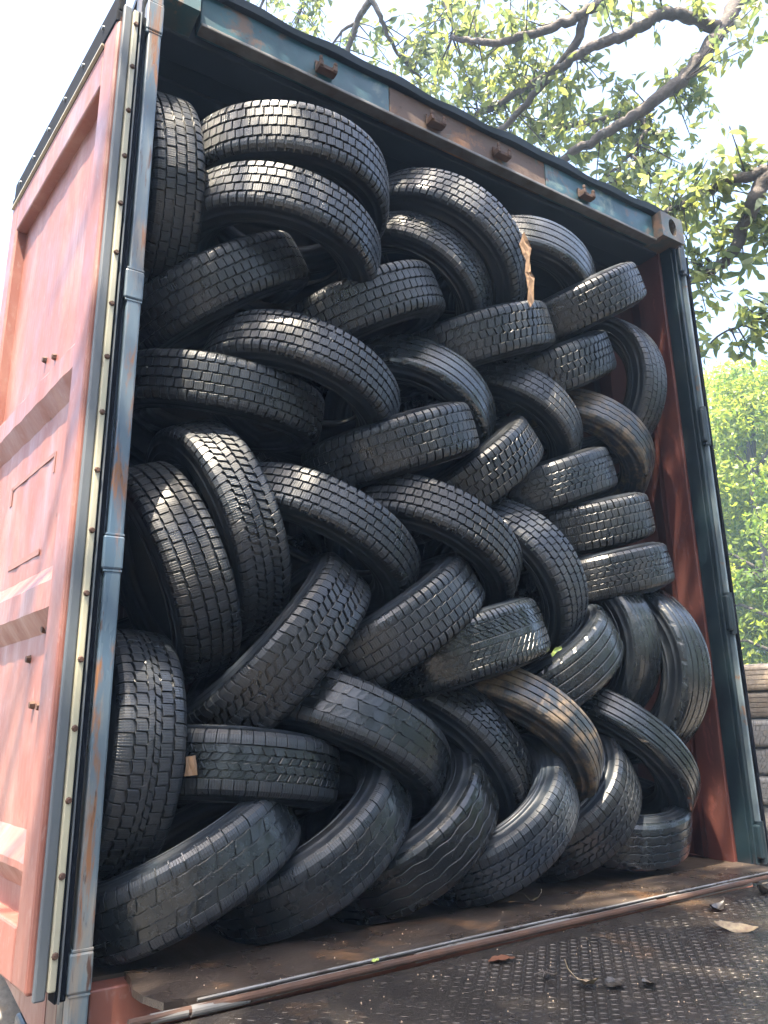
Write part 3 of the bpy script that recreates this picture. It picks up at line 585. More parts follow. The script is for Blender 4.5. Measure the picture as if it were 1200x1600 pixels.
TYRES = [
(1, (0.1294, 0.2895, 2.1378), (-0.9937, 0.0332, -0.1073), 0.3138, 0.1458, 'blk5', '', 'upright tyre with square tread blocks, at the top left corner beside the blue hinge post'),
(2, (0.5314, 0.1467, 2.2399), (0.014, 0.005, 0.9999), 0.3329, 0.172, 'blk5', '', 'topmost tyre under the roof at left, lying flat with small square tread blocks'),
(3, (0.5119, 0.1653, 2.0179), (0.1677, -0.0198, 0.9856), 0.3289, 0.1515, 'blk5', '', 'blocky tyre lying flat directly below the topmost one, its right side dipping down'),
(4, (0.3621, 0.3352, 1.8887), (-0.5876, -0.0878, 0.8043), 0.3169, 0.1606, 'blk5', '', 'tilted blocky tyre at upper left with sunlit golden blocks at its right end'),
(5, (0.8765, 0.273, 1.9197), (-0.4778, -0.0238, 0.8782), 0.3162, 0.1681, 'blk5', '', 'square blocked tyre rising to the right beneath the two flat tyres at upper left'),
(6, (1.1234, 0.2572, 2.1268), (0.5378, 0.0007, 0.8431), 0.2914, 0.136, 'zig', '', 'darker tyre with fine zigzag centre tread nested inside a larger arching blocky tyre'),
(7, (1.2177, 0.2491, 2.2515), (0.5332, 0.0005, 0.846), 0.3673, 0.1579, 'blk5', '', 'high arching blocky tyre with a strip of torn brown card at its right edge'),
(8, (1.6407, 0.2525, 2.2746), (0.3215, 0.1087, 0.9406), 0.3264, 0.1649, 'rib', 'g', 'smooth ribbed tyre with straight grooves high up, right of the strip of torn card'),
(9, (1.8695, 0.1846, 2.2081), (-0.5451, -0.0811, 0.8344), 0.3181, 0.1528, 'blk5', '', 'blocky tyre rising to the right below the top right corner of the container'),
(10, (2.1265, 0.3029, 1.9447), (-0.9897, -0.1286, -0.0628), 0.3233, 0.1558, 'ribblk', '', 'tyre standing upright against the right wall near the top, its black sidewall facing left'),
(11, (1.3995, 0.2908, 1.9605), (-0.4074, -0.1091, 0.9067), 0.3383, 0.1648, 'blkrib', '', 'small tyre with wavy centre blocks and one sunlit spot, below the highest arching tyre'),
(12, (1.8037, 0.2964, 1.9533), (-0.4805, -0.117, 0.8692), 0.3006, 0.1653, 'blkrib', '', 'small tyre left of the upright tyre by the upper right wall'),
(13, (0.6235, 0.2187, 1.5605), (0.316, 0.0299, 0.9483), 0.3205, 0.1506, 'blk5', '', 'arching tyre with square blocks left of the upper smooth muddy ribbed tyre'),
(14, (1.1224, 0.3239, 1.6182), (0.4869, 0.2047, 0.8491), 0.3174, 0.162, 'rib', 'g', 'ribbed tyre with worn shiny straight grooves and mud along its lower shoulder, upper middle'),
(15, (0.4071, 0.338, 1.5264), (0.0679, -0.198, 0.9779), 0.3154, 0.1458, 'blk5', '', 'wide snowy patterned tyre lying flat on the left beside the hinge post, halfway up'),
(16, (0.397, 0.3319, 1.1031), (-0.9167, 0.0387, -0.3977), 0.3303, 0.1516, 'blkstag', '', 'tall upright tyre second from the hinge post, offset blocks and a leaning curve'),
(17, (0.2532, 0.3039, 0.9581), (-0.9192, 0.0789, -0.3857), 0.3076, 0.1588, 'blk5', '', 'tall leaning tyre against the hinge post with a golden sun patch on its right blocks'),
(18, (0.7029, 0.2568, 1.0768), (0.4567, 0.0225, 0.8893), 0.3335, 0.1368, 'blk5', '', 'long arching blocky tyre right of the two tall leaning tyres'),
(19, (0.9703, 0.2107, 1.4319), (-0.398, -0.0922, 0.9127), 0.2914, 0.1586, 'blk5', '', 'tyre with square blocks rising right in the centre, a rusty stain at its right end'),
(20, (1.3367, 0.3268, 1.4098), (-0.6445, -0.0133, 0.7645), 0.3364, 0.1606, 'blkrib', '', 'narrower tyre with smooth shoulder bands and small centre blocks, steeply rising in the centre'),
(21, (1.0906, 0.2109, 1.0815), (0.4611, 0.0735, 0.8843), 0.3287, 0.1494, 'blk5', '', 'arching tyre in the very middle with five rows of dense siped blocks'),
(22, (1.6042, 0.333, 1.6664), (0.5359, 0.0841, 0.8401), 0.3084, 0.1493, 'ribblk', '', 'arching fine grooved tyre above the muddy golden wavy tyre, right of centre'),
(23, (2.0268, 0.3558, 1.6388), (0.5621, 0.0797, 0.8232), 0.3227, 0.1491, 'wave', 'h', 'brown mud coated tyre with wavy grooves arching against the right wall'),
(24, (1.7719, 0.3523, 1.445), (-0.3619, -0.0283, 0.9318), 0.3224, 0.1628, 'zig', '', 'small tyre with zigzag centre, beneath the brown mud coated tyre'),
(25, (1.4624, 0.2349, 1.0102), (0.8344, 0.1015, 0.5417), 0.3035, 0.1649, 'blk5', '', 'steep arching tyre with brick like blocks left of three stacked tyres by the wall'),
(26, (1.9175, 0.2967, 1.2846), (-0.275, -0.0636, 0.9593), 0.308, 0.1644, 'blk5', '', 'small blocked tyre nearly flat by the right wall, middle of three stacked there'),
(27, (1.9691, 0.2524, 1.0765), (-0.2358, 0.0, 0.9718), 0.2954, 0.154, 'zig', '', 'tyre with zigzag centre lying flat just above the two glossy upright tyres'),
(28, (1.1908, 0.1862, 0.755), (-0.2847, 0.0835, 0.955), 0.3048, 0.177, 'fine', 'g', 'glossy tyre with slanting fine cuts and a smooth centre band, right of centre'),
(29, (0.9322, 0.2072, 0.8224), (-0.5731, 0.0506, 0.8179), 0.3227, 0.1642, 'blk5', '', 'large rising tyre with square blocks, left of the glossy tyre with slanting cuts'),
(30, (0.5633, 0.2204, 0.7416), (-0.7605, 0.1017, 0.6414), 0.3203, 0.1645, 'blkstag', '', 'large steep tyre with offset blocks and one bright tan patch, lower left of centre'),
(31, (0.1303, 0.2515, 0.4762), (-0.9985, -0.0278, 0.0465), 0.2944, 0.1601, 'blkcen', '', 'upright tyre low on the left by the hinge post beside a square of card'),
(32, (0.437, 0.2334, 0.4083), (0.1083, 0.0872, 0.9903), 0.2878, 0.1516, 'zig', 'g', 'zigzag patterned tyre lying flat low on the left, right of a square of card'),
(33, (0.3086, 0.1745, 0.1941), (-0.4599, 0.0826, 0.8841), 0.2777, 0.1565, 'worn', 'g', 'worn tyre at the bottom left corner resting on the floor, leaning out past the post'),
(34, (0.6508, 0.2207, 0.2362), (-0.5712, -0.0961, 0.8152), 0.3122, 0.1568, 'worn', 'g', 'worn glossy bottom tyre second from the left with a mossy patch on its tread'),
(35, (0.9631, 0.2305, 0.2456), (-0.5894, -0.1146, 0.7997), 0.3218, 0.1596, 'wornwave', 'g', 'bald glossy bottom tyre third from the left with thin wavy grooves'),
(36, (1.2659, 0.1721, 0.2478), (-0.5839, -0.1366, 0.8003), 0.2976, 0.1596, 'zig', '', 'bottom tyre whose inner sidewall rim is lit golden, fourth from the left'),
(37, (1.6579, 0.2532, 0.2678), (-0.6818, -0.1486, 0.7163), 0.2872, 0.1821, 'zig', '', 'bottom tyre with ringed sidewall, between the golden rimmed one and the small flat one'),
(38, (1.9403, 0.2534, 0.1819), (-0.0862, -0.2726, 0.9582), 0.2717, 0.1567, 'wave', 'g', 'small grey shouldered tyre lying flat on the floor at the lower right'),
(39, (1.9427, 0.3028, 0.3967), (0.6655, 0.0402, 0.7453), 0.3695, 0.1177, 'rib', 'g', 'large smooth ribbed tyre with muddy side arching low beside the right wall'),
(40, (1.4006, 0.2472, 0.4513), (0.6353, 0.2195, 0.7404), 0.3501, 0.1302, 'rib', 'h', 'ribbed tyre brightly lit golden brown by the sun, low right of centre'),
(41, (1.1462, 0.3447, 0.3952), (0.7358, 0.2721, 0.6201), 0.3809, 0.1435, 'zig', '', 'arching tyre with cracked looking zigzag centre, left of the golden lit ribbed tyre'),
(42, (0.7656, 0.2785, 0.4697), (0.4458, 0.1481, 0.8828), 0.3606, 0.1606, 'worn', 'g', 'worn arching tyre with smooth lower shoulder and thin wavy grooves, low left of centre'),
(43, (1.6057, 0.2405, 0.7148), (-0.5765, 0.0133, 0.817), 0.3028, 0.1691, 'rib', 'g', 'rising tyre with four dotted grooves and mossy scrap on its rim, low right'),
(44, (1.8896, 0.2756, 0.7987), (-0.9946, -0.0772, -0.0695), 0.3046, 0.1483, 'wave', 'g', 'upright glossy tyre with thin wavy grooves, left of the pair by the right wall'),
(45, (2.0696, 0.2481, 0.7161), (-0.9987, -0.0493, -0.0154), 0.3459, 0.1589, 'rib', 'g', 'upright glossy tyre with straight grooves touching the lower right wall')]
M['stone'] = mat("pale_stone", (.45, .43, .4), .7)
for i, (k, c, ax, Rs, W, pat, fin, lab) in enumerate(TYRES):
    e = make_tyre(c, ax, Rs, W, pat, fin, lab, G1, k); rg = random.Random(k*7+1); oval(e, rg.uniform(.006, .018), rg.uniform(0, 3.1))
    if k in (15, 13, 3, 19, 31, 18, 29, 21):      # small stones wedged in the grooves
        q = e.rotation_quaternion.inverted(); v = q @ (CAM-Vector(c)); a0 = math.atan2(v.y, v.x)
        for _ in range(3):
            a = a0+rg.uniform(-.8, .8); r_ = Rs+.008; z = rg.choice((-.2, .2))*W/2*1.0+rg.uniform(-.003, .003); s_ = rg.uniform(.0022, .0042)
            b = MB(); pc = Vector((r_*math.cos(a), r_*math.sin(a), z))
            b.add([tuple(pc+Vector(d_)*s_*rg.uniform(.7, 1.2)) for d_ in ((1, 0, 0), (-1, 0, 0), (0, 1, 0), (0, -1, 0), (0, 0, 1), (0, 0, -1))], [(0, 2, 4), (2, 1, 4), (1, 3, 4), (3, 0, 4), (2, 0, 5), (1, 2, 5), (3, 1, 5), (0, 3, 5)])
            b.obj('stone', M['stone'], e)

def copy_tree(o, parent=None):
    c = o.copy(); sc.collection.objects.link(c); c.parent = parent
    for ch in o.children: copy_tree(ch, c)
    return c
# deeper layers, seen only as dark shapes through the gaps
G2 = 'tyres deeper inside the container'
deep = make_tyre((.4, 1.1, .3), (.4, .1, .9), .315, .165, 'blk5', '', 'black tyre lying in deep shade behind the front layer', G2, 77)
first = True
for iz in range(8):
    for ix in range(4):
        o = deep if first else copy_tree(deep); first = False
        lean = (.55 if (iz+ix) % 2 else -.5)+rnd.uniform(-.1, .1)
        o.location = (.42+ix*.53+rnd.uniform(-.03, .03), 1.12+rnd.uniform(-.05, .1), .27+iz*.285)
        o.rotation_quaternion = Vector((lean, rnd.uniform(-.15, .15), 1)).normalized().to_track_quat('Z', 'Y')

# stacks of tyres in the yard on the right
G3 = 'tyres stacked in the yard beside the container'
def yard(pat, k, lab): return make_tyre((0, 0, 0), (0, 0, 1), .33, .172, pat, 'b' if k < 302 else 'd', lab, G3, k)
SX, SY = (5.32, 1.62)
names = ['topmost', 'second', 'third', 'fourth', 'fifth', 'sixth', 'seventh', 'eighth', 'ninth', 'tenth', 'eleventh']
pats = ['rib', 'rib', 'ribblk', 'zig', 'blk5', 'ribblk', 'blk5', 'wave', 'worn', 'zig', 'blk5']
protos = {}; PIT = .197
for j in range(11):
    p_ = pats[j]; lab = 'dusty grey tyre lying flat in the outdoor stack at right, %s from the top' % names[j] if j else 'pale dusty ribbed tyre on top of the outdoor stack at right'
    if p_ not in protos: o = protos[p_] = yard(p_, 300+j, lab)
    else: o = copy_tree(protos[p_]); o['label'] = lab
    o.location = (SX+rnd.uniform(-.02, .02), SY+rnd.uniform(-.02, .02), .90-.1-j*PIT)
    o.rotation_quaternion = (Matrix.Rotation(rnd.uniform(0, 6), 3, 'Z').to_quaternion())
    if o.location.z < -1.15: o.location.z = -1.12

# ------------------------------------------------------------------ small things
def leafy(name, c, L_, W_, m, label, cat, rz, curl=.3, stem=0, tilt=(0, 0), grp=None):
    nl = 8; V = []; F = []
    for i in range(nl+1):
        t = i/nl; w_ = W_*math.sin(math.pi*min(1, t*.97+.02))**.8; 
        for s in (-1, -.5, 0, .5, 1): V.append(((t-.5)*L_, s*w_, curl*L_*((t-.5)**2)*2+abs(s)*w_*.35+.0015*math.sin(t*17+s*9)))
    for i in range(nl):
        for j in range(4): F.append((i*5+j, (i+1)*5+j, (i+1)*5+j+1, i*5+j+1))
    k = len(V); V += [(x, y, z-.0008) for x, y, z in V]; F += [tuple(i+k for i in q)[::-1] for q in F]
    e = mesh_obj(name, V, F, m, None, smooth=True, fix=False); e.location = c; e.rotation_euler = (tilt[0], tilt[1], rz); tag(e, label, cat, grp)
    if stem:
        s = MB(); s.tube([(L_*.5, 0, curl*L_*.5), (L_*.5+stem*.4, .002, curl*L_*.5+stem*.5), (L_*.5+stem*.5, .006, curl*L_*.5+stem)], .0011, 6); s.obj('stem', m, e)
    return e
M['greenleaf'] = mat("fallen_green_leaf", (.3, .42, .1), .45, col2=(.42, .45, .14), s1=50)
def on(x, y, dz=.004): return (x, y, (pz(x, y) if y < seam(x)-.02 else .0145)+dz)
leafy('leaf', on(.604, -.25), .026, .008, M['greenleaf'], 'small yellow green leaf lying just below the ramp hinge near the middle', 'leaf', .6, .2)
leafy('leaf', on(.965, -.535, .006), .05, .02, M['dryleaf'], 'pale dry leaf with upright stalk on the tread plate beside wet leaf litter', 'leaf', 2.2, .5, .035, (.2, .1))
leafy('leaf', on(1.02, -.56, .004), .06, .02, M['wetleaf'], 'flat black wet leaf touching the pale dry leaf on the tread plate', 'leaf', .3, .1, 0, (.1, 0))
leafy('leaf', on(1.08, -.60, .004), .045, .016, M['wetleaf'], 'crumpled black wet leaf right of the dry leaf on the tread plate', 'leaf', 1.2, .4, 0, (.2, .1))
leafy('leaf', on(.93, -.46, .004), .03, .008, M['wetleaf'], 'shrivelled dark leaf above the pale dry leaf on the tread plate', 'leaf', -.4, .5)
leafy('leaf', on(1.6, -.46, .006), .11, .016, M['dryleaf'], 'long folded brown and grey leaf near the right edge of the ramp', 'leaf', -.75, .3, 0, (.6, .1))
leafy('leaf', on(1.72, -.32, .005), .075, .016, M['wetleaf'], 'dark brown curled leaf in the sunlit strip of the ramp', 'leaf', .1, .5, .01, (.3, 0))
leafy('leaf', on(2.02, -.27, .006), .05, .02, M['wetleaf'], 'dark upright leaf close to the hinge at the right end of the ramp', 'leaf', 1.2, .5, 0, (1.0, 0))
leafy('leaf', on(.9, -.33, .003), .07, .018, mat("rust_leaf", (.14, .06, .035), .4), 'reddish brown flat leaf stuck to the wet plate in the middle of the ramp', 'leaf', -.2, .05)
leafy('leaf', on(1.29, -.02, .004), .05, .006, M['dryleaf'], 'thin curled pale leaf on the smooth lip plate by the tyres', 'leaf', -.3, .7, .01)
leafy('leaf', (.115, -.165, -.07), .07, .012, M['greenleaf'], 'long green leaf poking up in the gap left of the ramp', 'leaf', .9, .3, 0, (.2, -.6))
b = MB()
for i in range(5):
    b.tube([(0, 0, 0), (.01*math.cos(i), .012*math.sin(i*1.7), .012), (.025*math.cos(i*1.3), .02*math.sin(i*1.3), .006)], .0012, 5)
o = b.obj('twig', M['bark']); o.location = on(.92, -.45, .002); tag(o, 'tiny dark broken twig on the tread plate above the dry leaf', 'twig')
# grit scattered over both plates
b = MB(); rg = random.Random(5)
for i in range(420):
    x, y = rg.uniform(.2, 2.3), rg.uniform(-1.0, .0); z = on(x, y, 0)[2]; s = rg.uniform(.0008, .0024)
    if seam(x)-.03 < y < seam(x)+.02: continue
    b.add([(x-s, y, z), (x, y-s, z), (x+s, y+s*.3, z), (x, y+s, z), (x, y, z+s*1.3)], [(0, 1, 4), (1, 2, 4), (2, 3, 4), (3, 0, 4)])
tag(b.obj('grit', M['tan']), 'pale grit and crumbs scattered over the wet ramp plates', 'grit', kind='stuff')
def scrap(name, pts, m, label, cat, th=.003):
    """irregular torn sheet: rows of (left, right) points"""
    V = [];
    for a, c in pts:
        a, c = Vector(a), Vector(c)
        for t in (0, .35, .7, 1): V.append(a.lerp(c, t)+Vector((0, -.004*math.sin(t*9+a.z*60), 0)))
    F = [(i*4+j, i*4+j+1, (i+1)*4+j+1, (i+1)*4+j) for i in range(len(pts)-1) for j in range(3)]
    k = len(V); V += [v+Vector((0, th, 0)) for v in V]; F += [tuple(i+k for i in q)[::-1] for q in F]
    n_ = len(pts); ed = [(0, i) for i in range(3)]
    o = mesh_obj(name, V, F, m); tag(o, label, cat); return o
scrap('card_scrap', [((0.2229, -0.03, 0.4588), (0.2474, -0.03, 0.4622)), ((0.2233, -0.032, 0.4389), (0.2516, -0.03, 0.4405)), ((0.2221, -0.03, 0.4161), (0.2528, -0.03, 0.4175))], M['card'], 'small square of torn brown card stuck between two tyres low on the left', 'card scrap')
scrap('card_strip', [((1.3459, -0.12, 2.2229), (1.357, -0.12, 2.243)), ((1.3336, -0.12, 2.1865), (1.3696, -0.12, 2.21)), ((1.3425, -0.12, 2.1474), (1.3892, -0.12, 2.1849)), ((1.3523, -0.12, 2.1193), (1.3793, -0.12, 2.1443)), ((1.3515, -0.12, 2.0746), (1.3704, -0.12, 2.0809)), ((1.3556, -0.12, 2.0526), (1.3851, -0.12, 2.0726)), ((1.3545, -0.12, 2.0059), (1.3937, -0.12, 2.065)), ((1.3539, -0.12, 1.9648), (1.3797, -0.12, 2.0138)), ((1.3604, -0.12, 1.9363), (1.3817, -0.12, 1.9681))], M['card'], 'long ragged strip of brown card hanging from a high tyre near the header', 'card strip')
scrap('leaf_scrap', [((1.4075, -0.05, 0.7327), (1.4267, -0.05, 0.7538)), ((1.4123, -0.05, 0.7247), (1.4603, -0.04, 0.76)), ((1.425, -0.05, 0.7373), (1.4652, -0.04, 0.7519))], M['greenleaf'], 'curled yellow green leaf resting on the rim of the dotted groove tyre', 'leaf')

# ------------------------------------------------------------------ trees
def leaves_mesh(name, pos, size, m, parent, rg, droop=.6, tones=None):
    n = len(pos); V = np.zeros((n, 8, 3)); rs = np.random.RandomState(rg)
    az_ = rs.uniform(0, 2*np.pi, n); el_ = -rs.uniform(-.2, 1.3, n)*droop; sz = size*rs.uniform(.7, 1.25, n)
    d = np.stack([np.cos(az_)*np.cos(el_), np.sin(az_)*np.cos(el_), np.sin(el_)], 1)
    rv = rs.normal(size=(n, 3)); s = np.cross(d, rv); s /= np.linalg.norm(s, axis=1)[:, None]; nn = np.cross(d, s)
    sh = [(0, 0), (.22, .15), (.48, .2), (.78, .11), (1, 0), (.78, -.11), (.48, -.2), (.22, -.15)]
    for k, (a, c) in enumerate(sh):
        V[:, k] = pos+d*(a*sz)[:, None]+s*(c*sz)[:, None]+nn*((abs(c)*.35-.3*a*a)*sz)[:, None]
    F = np.concatenate([np.array([(0, 1, 7, 7)]), np.array([(1, 2, 6, 7), (2, 3, 5, 6)]), np.array([(3, 4, 5, 5)])])
    tri = [(0, 1, 7), (1, 2, 6, 7), (2, 3, 5, 6), (3, 4, 5)]
    faces = [tuple(i*8+q for q in t) for i in range(n) for t in tri]
    me = bpy.data.meshes.new(name); me.from_pydata(V.reshape(-1, 3).tolist(), [], faces); me.materials.append(m)
    tn = rs.uniform(0, 1, n)**1.3 if tones is None else tones
    at = me.attributes.new("tone", 'FLOAT', 'POINT'); at.data.foreach_set("value", np.repeat(tn, 8))
    me.update(); o = bpy.data.objects.new(name, me); sc.collection.objects.link(o)
    if parent: o.parent = parent
    return o
def smooth_path(pts, k=6):
    P = [Vector(p) for p in pts]; out = []
    for i in range(len(P)-1):
        p0, p1, p2, p3 = P[max(i-1, 0)], P[i], P[i+1], P[min(i+2, len(P)-1)]
        for j in range(k):
            t = j/k; out.append(.5*((2*p1)+(p2-p0)*t+(2*p0-5*p1+4*p2-p3)*t*t+(3*p1-p0-3*p2+p3)*t**3))
    out.append(P[-1]); return out
BR = [(0.075, 0.022, [(5.647, 0.232, 7.162), (4.89, 0.623, 6.313), (4.552, 0.763, 5.789), (4.319, 0.91, 5.417), (4.096, 1.13, 5.18), (3.938, 1.391, 5.066), (3.836, 1.709, 5.042), (3.815, 1.968, 5.047), (3.738, 2.384, 5.053)]), (0.05, 0.03, [(4.527, 0.771, 5.814), (4.266, 0.815, 5.813), (3.997, 0.882, 5.758), (3.807, 1.048, 5.619), (3.677, 1.25, 5.632), (3.672, 1.475, 5.705), (3.661, 1.823, 5.792), (3.748, 2.305, 6.033), (3.759, 2.96, 6.267)]), (0.05, 0.022, [(4.2, 1.085, 6.626), (3.83, 1.225, 6.166), (3.652, 1.386, 6.02), (3.509, 1.501, 5.948), (3.275, 1.779, 5.93), (3.087, 1.999, 6.0), (2.952, 2.166, 6.131)]), (0.04, 0.02, [(3.69, 1.357, 6.034), (3.706, 1.528, 5.855), (3.668, 1.836, 5.74), (3.595, 2.171, 5.608), (3.59, 2.425, 5.595), (3.525, 2.629, 5.474)]), (0.045, 0.02, [(4.326, 0.903, 5.426), (4.404, 1.089, 5.456), (4.311, 1.399, 5.44), (4.306, 1.723, 5.588), (4.246, 2.18, 5.817), (4.223, 2.75, 6.001), (4.093, 3.287, 6.116)]), (0.022, 0.007, [(4.245, 1.361, 5.312), (4.223, 1.317, 5.111), (4.145, 1.423, 4.938), (4.086, 1.618, 4.834), (4.014, 1.705, 4.709)]), (0.05, 0.02, [(4.687, 0.1, 4.16), (4.308, 0.256, 4.046), (4.042, 0.332, 3.957), (3.956, 0.391, 3.942), (3.854, 0.58, 3.94), (3.816, 0.854, 3.929), (3.864, 1.043, 4.011), (3.9, 1.347, 4.139)]), (0.055, 0.024, [(4.042, 0.332, 3.957), (3.994, 0.417, 3.789), (4.049, 0.537, 3.69), (4.072, 0.693, 3.544), (4.109, 0.92, 3.533), (4.182, 1.096, 3.601), (4.295, 1.491, 3.68)]), (0.02, 0.008, [(4.057, 0.506, 3.772), (4.273, 0.518, 3.687), (4.502, 0.394, 3.62)]), (0.06, 0.05, [(4.687, 0.1, 4.16), (6.068, -0.274, 5.623), (7.939, -0.987, 7.92)]), (0.04, 0.015, [(2.981, 2.771, 7.617), (2.704, 3.062, 7.266), (2.676, 3.236, 7.165), (2.671, 3.418, 6.992), (2.687, 3.55, 6.935), (2.747, 3.887, 6.915)]), (0.02, 0.008, [(2.679, 3.24, 7.147), (2.596, 3.412, 7.158), (2.576, 3.683, 7.121)]), (0.03, 0.01, [(2.681, 3.058, 7.326), (2.793, 3.044, 7.145), (2.939, 3.115, 7.021), (3.144, 3.159, 6.86), (3.428, 3.232, 6.834)]), (0.02, 0.01, [(3.274, 2.663, 7.373), (3.308, 2.626, 7.044), (3.393, 2.629, 6.866)]), (0.02, 0.006, [(2.384, 3.781, 7.952), (2.357, 3.872, 7.727), (2.396, 4.131, 7.611)]), (0.02, 0.006, [(2.105, 4.143, 8.144), (2.079, 4.328, 8.005), (2.059, 4.628, 7.879)]), (0.1, 0.08, [(5.647, 0.232, 7.162), (7.121, -0.388, 8.442), (9.361, -1.133, 9.357)]), (0.08, 0.04, [(7.121, -0.388, 8.442), (5.502, 0.289, 8.026), (4.2, 1.085, 6.626)]), (0.06, 0.03, [(5.502, 0.289, 8.026), (3.981, 1.516, 7.999), (2.981, 2.771, 7.617), (2.384, 3.781, 7.952), (2.105, 4.143, 8.144)]), (0.02, 0.006, [(4.615, 0.247, 3.093), (4.267, 0.48, 3.059), (4.185, 0.651, 3.072), (4.102, 0.837, 3.042)])]
TRUNKTOP = (9.361, -1.133, 9.357)
LF = [((2.045, 4.339, 8.039), 0.35, 90), ((2.377, 4.068, 7.842), 0.4, 120), ((2.632, 3.677, 7.409), 0.35, 70), ((2.525, 3.752, 7.009), 0.25, 40), ((2.949, 3.443, 7.126), 0.35, 60), ((3.17, 3.073, 7.073), 0.35, 110), ((3.432, 3.24, 6.803), 0.4, 140), ((3.191, 3.586, 6.97), 0.3, 70), ((3.372, 2.812, 7.103), 0.35, 110), ((3.314, 2.487, 6.323), 0.4, 170), ((3.485, 2.917, 6.179), 0.35, 120), ((3.655, 2.539, 6.252), 0.4, 170), ((3.433, 2.107, 6.123), 0.35, 130), ((3.616, 1.913, 5.982), 0.35, 120), ((3.233, 2.017, 6.414), 0.4, 110), ((3.335, 1.671, 6.141), 0.3, 110), ((3.94, 2.434, 6.015), 0.4, 170), ((4.187, 2.259, 6.068), 0.35, 150), ((4.055, 2.673, 5.81), 0.35, 110), ((4.024, 2.078, 5.43), 0.35, 150), ((3.832, 1.636, 5.655), 0.3, 120), ((4.2, 1.717, 5.439), 0.3, 120), ((4.053, 1.449, 5.418), 0.2, 60), ((4.049, 1.699, 5.033), 0.3, 130), ((4.398, 1.445, 5.129), 0.28, 110), ((4.492, 1.155, 5.459), 0.25, 80), ((4.472, 1.118, 5.612), 0.2, 60), ((4.369, 1.347, 4.734), 0.3, 130), ((4.016, 1.4, 4.506), 0.28, 120), ((4.434, 1.539, 5.15), 0.3, 90), ((3.745, 1.115, 5.911), 0.25, 60), ((3.909, 0.997, 5.956), 0.25, 50), ((4.248, 0.782, 5.949), 0.2, 40), ((4.183, 0.307, 5.269), 0.22, 50), ((4.04, 0.182, 5.176), 0.2, 40), ((4.732, 1.167, 5.328), 0.2, 50), ((4.782, 1.035, 5.636), 0.12, 24), ((3.851, 0.416, 4.073), 0.22, 50), ((3.981, 0.307, 4.151), 0.2, 36), ((3.777, 0.616, 3.983), 0.22, 80), ((3.881, 0.88, 4.102), 0.25, 110), ((4.033, 0.622, 3.838), 0.25, 90), ((4.03, 0.87, 3.838), 0.25, 110), ((4.002, 1.108, 3.92), 0.25, 90), ((4.035, 0.405, 3.748), 0.2, 30), ((4.057, 0.834, 3.519), 0.22, 70), ((4.167, 0.529, 3.483), 0.2, 36), ((4.135, 0.626, 3.627), 0.2, 30), ((4.138, 1.063, 3.413), 0.15, 30), ((4.169, 0.622, 3.196), 0.15, 30), ((4.232, 0.648, 2.989), 0.16, 36), ((4.19, 0.816, 2.936), 0.12, 22), ((4.204, 1.0, 3.097), 0.1, 20), ((4.161, 0.547, 3.061), 0.2, 40), ((5.236, 0.164, 3.641), 0.4, 80), ((4.31, 0.824, 6.831), 0.5, 160), ((3.802, 1.45, 7.04), 0.6, 300), ((3.172, 2.41, 7.594), 0.6, 260), ((2.485, 3.41, 8.139), 0.5, 160)]
TT = empty('broadleaf_tree', (8.8, .6, -1.22)); tag(TT, 'large broadleaf tree whose limbs hang over and behind the container', 'tree')
off = Vector((8.8, .6, -1.22))
limb = MB()
trunk = MB(); trunk.tube(smooth_path([(8.8, .6, -1.25), (8.7, .6, 0), (8.5, .5, 2), (8.3, .5, 4), TRUNKTOP]), [.34-.012*i for i in range(25)], 16)
allb = []
for (ra, rb, pts) in BR:
    sp = smooth_path(pts); n = len(sp); rads = [ra+(rb-ra)*i/(n-1) for i in range(n)]
    sp = [p+Vector((rnd.uniform(-1, 1), rnd.uniform(-1, 1), rnd.uniform(-1, 1)))*ra*.25 for p in sp]
    limb.tube(sp, rads, 9); allb += sp
nb = np.array([tuple(p) for p in allb]); rs = np.random.RandomState(3); pos = []
for (c, rad, cnt, ) in LF:
    c = Vector(c); ns = max(2, cnt//11)
    near = nb[np.argsort(((nb-np.array(c))**2).sum(1))[:14:3]]
    for k in range(ns):
        d_ = rs.normal(size=3); d_ /= np.linalg.norm(d_); q = np.array(c)+d_*rad*rs.uniform(.2, 1)**.5
        b0 = near[rs.randint(len(near))]
        b0 = near[np.argmin(((near-q)**2).sum(1))] if rs.uniform() < .6 else b0
        if np.linalg.norm(q-b0) > .9: b0 = nb[np.argmin(((nb-q)**2).sum(1))]
        far_ = np.linalg.norm(q-b0) > .8
        midp = (b0+q)/2+np.array([0, 0, .06*rad])
        if not far_: limb.tube([b0, midp, q, q+np.array([rs.uniform(-.1, .1), rs.uniform(-.1, .1), -.12])*min(1, rad*2)], [.007, .005, .003, .0015], 5)
        for j in range(14):
            t = rs.uniform(.45, 1.15); base_ = (b0*(1-t)**2+2*midp*t*(1-t)+q*t*t) if t < 1 else q
            pos.append(base_+rs.normal(size=3)*.035*(1+rad))
for v in (trunk, limb): v.v = [(a[0]-off[0], a[1]-off[1], a[2]-off[2]) for a in v.v]
trunk.obj('trunk', M['bark'], TT, True); limb.obj('branches', M['bark'], TT, True)
leaves_mesh('crown', np.array(pos)-np.array(off), .1, M['leaf'], TT, 11, droop=.95)
